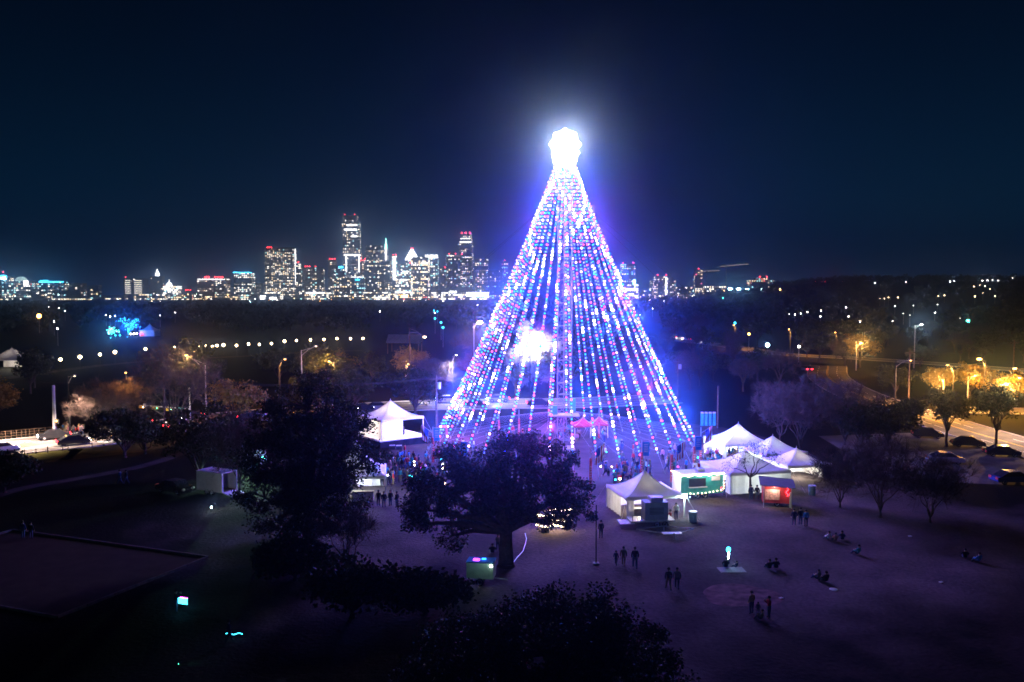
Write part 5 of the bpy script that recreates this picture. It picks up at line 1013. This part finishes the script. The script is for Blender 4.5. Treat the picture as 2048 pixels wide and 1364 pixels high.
for px, py, off, dirn, key, lab, beam in [(30, 915, -3.4, 1, 'white', 'white car with lit headlamps at the left edge of the avenue', 1), (150, 888, -3.4, 1, 'dark', 'dark car driving right past the railing', 1), (110, 880, 3.4, -1, 'dark', 'dark car with red tail lamps near the steel pole', 1), (330, 858, 3.4, -1, 'white', 'pale car behind the verge trees facing left', 1), (355, 855, -3.4, 1, 'silver', 'silver car queuing below the signal arm', 0), (410, 845, 3.4, -1, 'dark', 'dark car queuing right of the signal pole', 1),
                                     (470, 836, -3.4, 1, 'dark', 'car with red tail lamps behind the tall oak, left side', 0), (500, 832, -3.4, 1, 'silver', 'silver car with red tail lamps at the tall oak edge', 0), (678, 820, -3.4, 1, 'dark', 'car with red tail lamp left of the stage tent', 0), (725, 816, -3.4, 1, 'dark', 'car with red tail lamps above the stage tent, left', 0), (745, 814, -3.4, 1, 'silver', 'car with red tail lamps above the stage tent, right', 0), (900, 812, 3.4, -1, 'white', 'white car lighting the avenue behind the left strands', 1), (1000, 810, 3.4, -1, 'silver', 'silver car lighting the avenue behind the middle strands', 1), (1062, 808, -3.4, 1, 'dark', 'car with bright red tail lamps behind the mast', 0), (955, 811, -3.4, 1, 'dark', 'car with red tail lamps behind the left strands', 0)]:
    p, a = on_path(av_c, av_n, nearest_s(av_c, G(px, py)), off); rot = a + math.pi / 2 if dirn > 0 else a - math.pi / 2
    o = car(moving, key, lab, p, rot, 'cars on the avenue')
    if beam: light('headlight_beam', 'SPOT', (0, -2.35, .7), (1.0, .93, .82), 9000 if px < 200 or px > 850 else 3000, o, .12, (R(84), 0, R(180)), R(70), .7)
for px, lab in [(1350, 'first car of the far street queue'), (1362, 'second car of the far street queue'), (1374, 'third car of the far street queue'), (1384, 'fourth car of the far street queue, red lamps'), (1392, 'fifth car of the far street queue, red lamps'), (1420, 'last car of the far street queue')]:
    i = nearest_s(far_c, G(px, 676 + (px - 1340) * .11)); d = far_c[min(i + 1, len(far_c) - 1)] - far_c[i]; a = math.atan2(d[1], d[0])
    o = car(moving, 'dark' if 'red' in lab else 'white', lab, far_c[i] + far_n[i] * (2 if 'red' in lab else -2), a + math.pi / 2 * (1 if 'red' in lab else -1), 'cars on the far street'); o.location.z = terrain(o.location.x, o.location.y) + .02; o.location.x = P(px, 680, o.location.y)[0]
o = car(moving, 'silver', 'car with one red brake lamp glowing in the dark right field', G(1614, 742), R(180), 'cars on the far street')

# ------------------------------------------------------------------ street lamps, poles, wires
def davit(label, base, h, arm, col, power, ekind, lr=.16, wood=False, group='street lamps', shield=True, cone=150):
    t = thing('street_lamp', label, 'street lamp', base, 0, group); part('pole', tubes([[0, 0, -.1]], [[0, 0, h]], .16 if not wood else .2, .09 if not wood else .14, 8), M['wood_pole' if wood else 'dark' if (shield and 'davit' not in label) else 'steel'], t)
    ax, ay, az = arm; part('arm', polyline([(0, 0, h - 1.2), (ax * .5, ay * .5, h - .2 + az * .4), (ax, ay, h + az)], .05, 5), M['steel'], t); part('arm_brace', tubes([[0, 0, h - .2]], [[ax * .6, ay * .6, h + az * .5]], .035, .03, 5), M['steel'], t)
    hd = part('lamp_head', boxes([[ax, ay, h + az + .05]], [[.75, .32, .16]], math.atan2(ay, ax)), M['steel'], t); part('lens', sphere((ax, ay, h + az - .06), lr, 9, 6, (1.4, 1, .7)), E[ekind], hd)
    if power and shield: light('lamp_light', 'SPOT', (ax, ay, h + az - .2 - .7 * lr), col, power, t, .12, (0, 0, 0), R(cone), .6)
    elif power: light('lamp_light', 'POINT', (ax, ay, h + az - .25 - .7 * lr), col, power, t, .15)
    return t
OR = (1.0, .40, .06)
davit('tall davit street lamp above the brown bare tree at left', G(413, 850), 10.5, (-3.2, 0, 1.4), (1.0, .36, .06), 6500, 'orange', .16, shield=False)
davit('davit street lamp with its arm to the right, left of centre', G(604, 798), 10.3, (3.0, .3, .8), OR, 3000, 'warm', .1)
davit('street lamp inside the orange lit tree left of centre', G(668, 775), 6.0, (-.8, -1.6, .3), OR, 4500, 'orange', .12, shield=False)
davit('wooden pole street lamp lit warm left of the light tree', G(820, 788), 14.6, (3.3, 0, -2.0), (1.0, .5, .2), 5500, 'warm', .28, True)
davit('street lamp in the orange speckled tree', G(812, 782), 6.0, (.8, -1.5, .3), OR, 2600, 'orange', .12, shield=False)
davit('sodium street lamp at right above the golden trees', G(1968, 815), 9.2, (-1.2, 0, .3), OR, 40000, 'orange', .34)
davit('sodium street lamp over the lit road at the right edge', G(2052, 838), 8.6, (-2.6, -.5, .5), OR, 36000, 'orange', .25)
davit('lamp on a post inside the golden tree', G(1886, 806), 4.6, (-1.0, -1.5, .3), (1.0, .42, .06), 7000, 'orange', .14, shield=False)
davit('lamp on a post inside the orange tree row', G(1935, 800), 5.0, (.8, -1.5, .3), (1.0, .40, .05), 6000, 'orange', .14, shield=False)
davit('street lamp hidden in the bright yellow tree', G(1985, 836), 6.0, (1.4, -1.6, .3), (1.0, .52, .10), 11000, 'warm', .25, shield=False)
davit('street lamp hidden in the orange tree by the far street', G(1712, 741), 7.6, (1.0, -1.0, .3), OR, 9000, 'orange', .3, shield=False)
davit('street lamp lighting the far street bend orange', G(1470, 698), 9, (-1, -1.5, .3), OR, 20000, 'orange', .18); davit('street lamp lighting the far street right of the bend', G(1580, 712), 9, (-1, -1.5, .3), OR, 20000, 'orange', .18)
davit('street lamp beside the orange tree lighting the far street', G(1672, 722), 9, (-1, -1.5, .3), OR, 20000, 'orange', .16)
davit('cold white street lamp in the pale green tree', G(1828, 736), 12.5, (1.6, -.6, .3), (.8, 1, .85), 1800, 'white', .25, shield=False)
davit('lamp glowing in the bare tree behind the left strands', G(948, 752), 14, (1.6, -.6, .3), (1.0, .55, .25), 5000, 'warm', .55, shield=False)
fl_ = davit('floodlight pole in the blown out white tree', G(1060, 784), 9.0, (.9, -1.6, .2), (1.0, .92, 1.0), 0, 'white', .5); light('flood_beam', 'SPOT', (.9, -1.2, 9.9), (.92, .9, 1.0), 30000, fl_, .2, (R(112), 0, R(6)), R(135), .5)
davit('added lamp over the avenue railing at the left edge', G(-30, 885), 10, (4, -4, .5), (1.0, .70, .55), 80000, 'orange', .2, cone=115); davit('added lamp over the avenue beside the steel pole', G(140, 872), 9.5, (3, -4, .4), (1.0, .66, .5), 42000, 'warm', .08, cone=80); davit('street lamp over the avenue behind the left verge', G(255, 862), 9.5, (1.5, -3.5, .4), (1.0, .42, .1), 4500, 'orange', .12); davit('street lamp over the avenue behind the tall oak', G(560, 812), 9, (1.5, -1.5, .4), OR, 9000, 'orange', .12)  # first two lamps are added to brighten the road surface
davit('white street lamp over the avenue behind the left strands', G(905, 797), 9, (1.0, -2.5, .4), (1.0, .93, .95), 30000, 'white', .14); davit('white street lamp over the avenue behind the mast', G(1040, 796), 9, (1.0, -2.5, .4), (1.0, .9, .9), 16000, 'white', .14)
davit('street lamp over the cross street near the golden trees', G(1905, 822), 8.5, (-1.5, -.6, .3), OR, 36000, 'orange', .14); davit('street lamp over the side street bend', G(1790, 812), 9, (1.5, -3, .3), (1.0, .5, .25), 26000, 'orange', .12); davit('street lamp over the side street near the right edge', G(2070, 868), 9, (-4.5, -3, .3), (1.0, .62, .5), 22000, 'warm', .12)
# park path lamps
pl = [(121, 719), (160, 714), (200, 709), (230, 704), (291, 698), (348, 695), (381, 694), (400, 693), (412, 692.5), (425, 693), (434, 691), (447, 690), (473, 691), (497, 688), (519, 689), (543, 687), (569, 682.5), (593, 681), (621, 680), (648, 679), (674, 677), (701, 677.5), (726, 677)]
for k, (px, py) in enumerate(pl):
    p = G(px, py, 3.4); t = thing('path_lamp', f'globe path lamp, {ORD[k]} from left in the long park row', 'lamp', (p[0], p[1], 0), 0, 'row of globe lamps along the park path'); part('post', tubes([[0, 0, -.1]], [[0, 0, 3.1]], .07, .05, 6), M['dark'], t); part('globe', sphere((0, 0, 3.4), .42 if k not in (1, 3, 11, 16) else .52, 9, 7), E['warm'], t)
    if k % 2 == 0: light('globe_light', 'POINT', (0, -.6, 3.4), (1, .72, .36), 140, t, .3)
cpt = [G(px, py + 22) for px, py in [(-60, 745), (121, 719), (230, 706), (348, 697), (497, 690), (621, 682), (726, 679)]]
c_, n_, g_ = ribbon(cpt, 5, .012, None, 'path'); struct('park_path', gridq(g_), M['dirt'])
# traffic signal
ts = G(381, 862); t = thing('traffic_signal', 'traffic signal pole with a long arm over the avenue', 'traffic signal', ts); part('pole', tubes([[0, 0, 0]], [[0, 0, 6.8]], .14, .11, 8), M['steel'], t); part('mast_arm', tubes([[0, 0, 3.6]], [[-7.9, -.6, 4.3]], .1, .06, 6), M['steel'], t)
for x, z in ((-7.9, 4.25), (-5.7, 4.05), (-3.4, 3.85)):
    hd = part('signal_head', boxes([[x, -.6 * -x / -7.9 - .2, z - .35]], [[1.0, .26, .38]]), pm('signal_yellow', (.6, .4, .05), .1, 3), t); part('signal_lens', sphere((x + .25, -.6 * -x / -7.9 - .36, z - .35), .13, 8, 5), E['green'] if x > -7 else E['warm'], hd)
part('street_sign', boxes([[-7.0, -.75, 4.25]], [[.5, .04, .6]]), M['white_paint'], t); part('street_sign', boxes([[-1.4, -.3, 3.75]], [[.9, .04, .35]]), M['teal_paint'], t); part('camera_box', boxes([[0, 0, 6.9]], [[.3, .3, .25]]), M['white_paint'], t); light('signal_light', 'POINT', (-4.5, -1.6, 5.2), (1, .75, .3), 120, t, .1)
ps = G(110, 876); t = thing('steel_pole', 'plain tall steel pole beside the avenue railing', 'pole', ps); part('post', tubes([[0, 0, 0]], [[0, 0, 8.2]], .3, .22, 8, cap=True), M['steel'], t); part('signal_box', boxes([[.5, -.2, 2.6]], [[.4, .3, .7]]), M['dark'], t); part('signal_lens', sphere((.5, -.38, 2.7), .12, 8, 5), E['orange'], t)
def upole(label, px, py, topy, cross=True, transf=False):
    p = G(px, py); h = P(px, topy, p[1])[2]; t = thing('utility_pole', label, 'utility pole', p, 0, 'utility poles'); part('post', tubes([[0, 0, -.1]], [[0, 0, h]], .17, .12, 8, cap=True), M['wood_pole'], t)
    if cross: part('crossarm', boxes([[0, 0, h - .6]], [[2.2, .12, .14]], .3), M['wood_pole'], t)
    if transf: part('transformer', tubes([[.42, -.1, h - 2.1]], [[.42, -.1, h - 1.1]], .3, .3, 10, cap=True), M['steel'], t)
    return p + np.array([0, 0, h - .5])
uA = upole('utility pole with a transformer left of the light tree', 873, 884, 750, True, True); uB = upole('utility pole with a transformer right of the light tree', 1355, 800, 718, True, True); uC = upole('bare wooden pole behind the portable toilets', 1435, 856, 772, False); uD = upole('tall utility pole by the lit right road', 1817, 806, 700); uE = upole('tall utility pole at the right edge', 2025, 795, 680)
uF = G(-40, 860) + np.array([0, 0, 9.0]); uG = G(330, 880) + np.array([0, 0, 9.5])
upole('wooden pole among the verge trees at left', 330, 880, 752, True)
for k, off in enumerate((-.9, 0, .9)):
    o3 = np.array([off * .3, off, 0.05 + .02 * k])
    solo('power_line', polyline(np.vstack([sag(uG + o3, uA + o3, 1.2, 14), sag(uA + o3, uB + o3, 1.5, 14)[1:]]), .022, 4), M['wire'], f'overhead power line, {ORD[k]} of three left of the light tree', 'power line', group='overhead lines')
solo('power_line', polyline(sag(uD, uE, 1.0, 12), .03, 4), M['wire'], 'overhead power line between the two right-hand poles', 'power line', group='overhead lines')
solo('power_line', polyline(sag(uF, uG, 1.0, 12), .03, 4), M['wire'], 'overhead power line crossing the steel pole at left', 'power line', group='overhead lines')
# avenue railing
t = thing('railing', 'steel railing along the far side of the avenue at left', 'railing', (0, 0, 0)); sl_ = slice(0, nearest_s(av_c, G(200, 876)) + 1); rp = (av_c + av_n * 8.0)[sl_]
rp = np.array([rp[int(a)] * (1 - a % 1) + rp[min(int(a) + 1, len(rp) - 1)] * (a % 1) for a in np.linspace(0, len(rp) - 1.001, 34)])
for p in rp: part('post', tubes([[*p, 0]], [[*p, 1.25]], .035, .035, 5), M['wood_pole'], t)
for z in (.45, .85, 1.22): part('rail', polyline(np.c_[rp, np.full(len(rp), z)], .028, 4), M['wood_pole'], t)
t = thing('verge_cable_fence', 'low cable fence along the near verge of the avenue', 'fence', (0, 0, 0)); rp2 = (av_c - av_n * 8.4)[2:20:2]
for p in rp2: part('post', tubes([[*p, 0]], [[*p, .9]], .06, .06, 6), M['wood_pole'], t)
part('cable', polyline(np.c_[rp2, np.full(len(rp2), .75)], .025, 4), M['guy'], t)
# blue lit tree and small green one, far left
def lit_tree(label, base, hgt, wid, seed, cols, glow):
    t = thing('wrapped_tree', label, 'tree', base, 0, 'light-wrapped trees'); r = np.random.default_rng(seed); tq = Q(); lq = Q(); segs = []
    def br(p, d, L, rad, lv):
        e = p + d * L; segs.append((p, e, rad, lv))
        if lv < 4:
            for k in range(3 if lv else 5):
                nd = d * .75 + r.normal(size=3) * np.array([.75, .6, .35]) + np.array([0, 0, .12]); nd /= np.linalg.norm(nd); br(e if k else p + d * L * .7, nd, L * r.uniform(.6, .85), rad * .62, lv + 1)
    br(np.zeros(3), np.array([0, 0, 1.0]), hgt * .28, .4, 0)
    sx = wid / max(1e-3, np.ptp([s[1][0] for s in segs])); sz = hgt / max(s[1][2] for s in segs); sc = np.array([sx, sx, sz])
    for p, e, rad, lv in segs:
        p, e = p * sc, e * sc; tq.add(tubes([p], [e], rad, rad * .7, 5)); 
        if lv < 4:
            n = max(2, int(np.linalg.norm(e - p) / .5))
            for f in np.linspace(0, 1, n): lq.add(sphere(p + (e - p) * f + r.normal(size=3) * .25, .15, 6, 4), int(r.integers(len(cols))))
    tr = part('trunk', tq, M['bark'], t); part('wrapped_lights', lq, [E[c] for c in cols], t, 'stuff'); light('wrap_glow', 'POINT', (0, -2, hgt * .55), *glow, t, 1.0)
lit_tree('blue lit tree glowing far across the dark field', G(256, 674), 10.0, 12.5, 3, ['teal', 'blue', 'teal'], ((.02, .2, 1.0), 16000)); lit_tree('small green and pink lit tree beside the blue lit tree', G(222, 676), 5.5, 6.5, 5, ['green', 'mag', 'teal', 'green'], ((.2, .7, .8), 2500))
for k, (px, py) in enumerate([(231, 673), (240, 673), (262, 670), (268, 670), (274, 669)]):
    t = thing('booth_lamp', f'small white booth lamp below the blue lit tree, {ORD[k]} from left', 'lamp', G(px, py + 4), 0, 'booth lamps below the blue tree'); part('stand', tubes([[0, 0, 0]], [[0, 0, 1.3]], .05, .05, 5), M['steel'], t); part('lamp_head', sphere((0, 0, 1.5), .35, 7, 5), E['white' if k > 1 else 'teal'], t)
t = thing('booth_lamp', 'red booth lamp right of the blue lit tree', 'lamp', G(283, 673), 0, 'booth lamps below the blue tree'); part('stand', tubes([[0, 0, 0]], [[0, 0, 1.0]], .05, .05, 5), M['steel'], t); part('lamp_head', sphere((0, 0, 1.2), .5, 7, 5), E['tail'], t)

# ------------------------------------------------------------------ haze
hz = link('haze', Q().add(boxes([[0, 1600, 110]], [[7200, 3600, 222]])).mesh('haze', True), bpy.data.materials.new('haze_air'))
hz.data.polygons.foreach_set('use_smooth', [False] * 6)
hm = hz.data.materials[0]; hm.use_nodes = True; n = hm.node_tree; n.nodes.clear()
pv = n.nodes.new('ShaderNodeVolumePrincipled'); pv.inputs['Density'].default_value = HAZE; pv.inputs['Anisotropy'].default_value = 0.97
pv.inputs['Color'].default_value = (.38, .58, 1.0, 1)
ou = n.nodes.new('ShaderNodeOutputMaterial'); n.links.new(pv.outputs[0], ou.inputs['Volume'])
hz['kind'] = 'stuff'
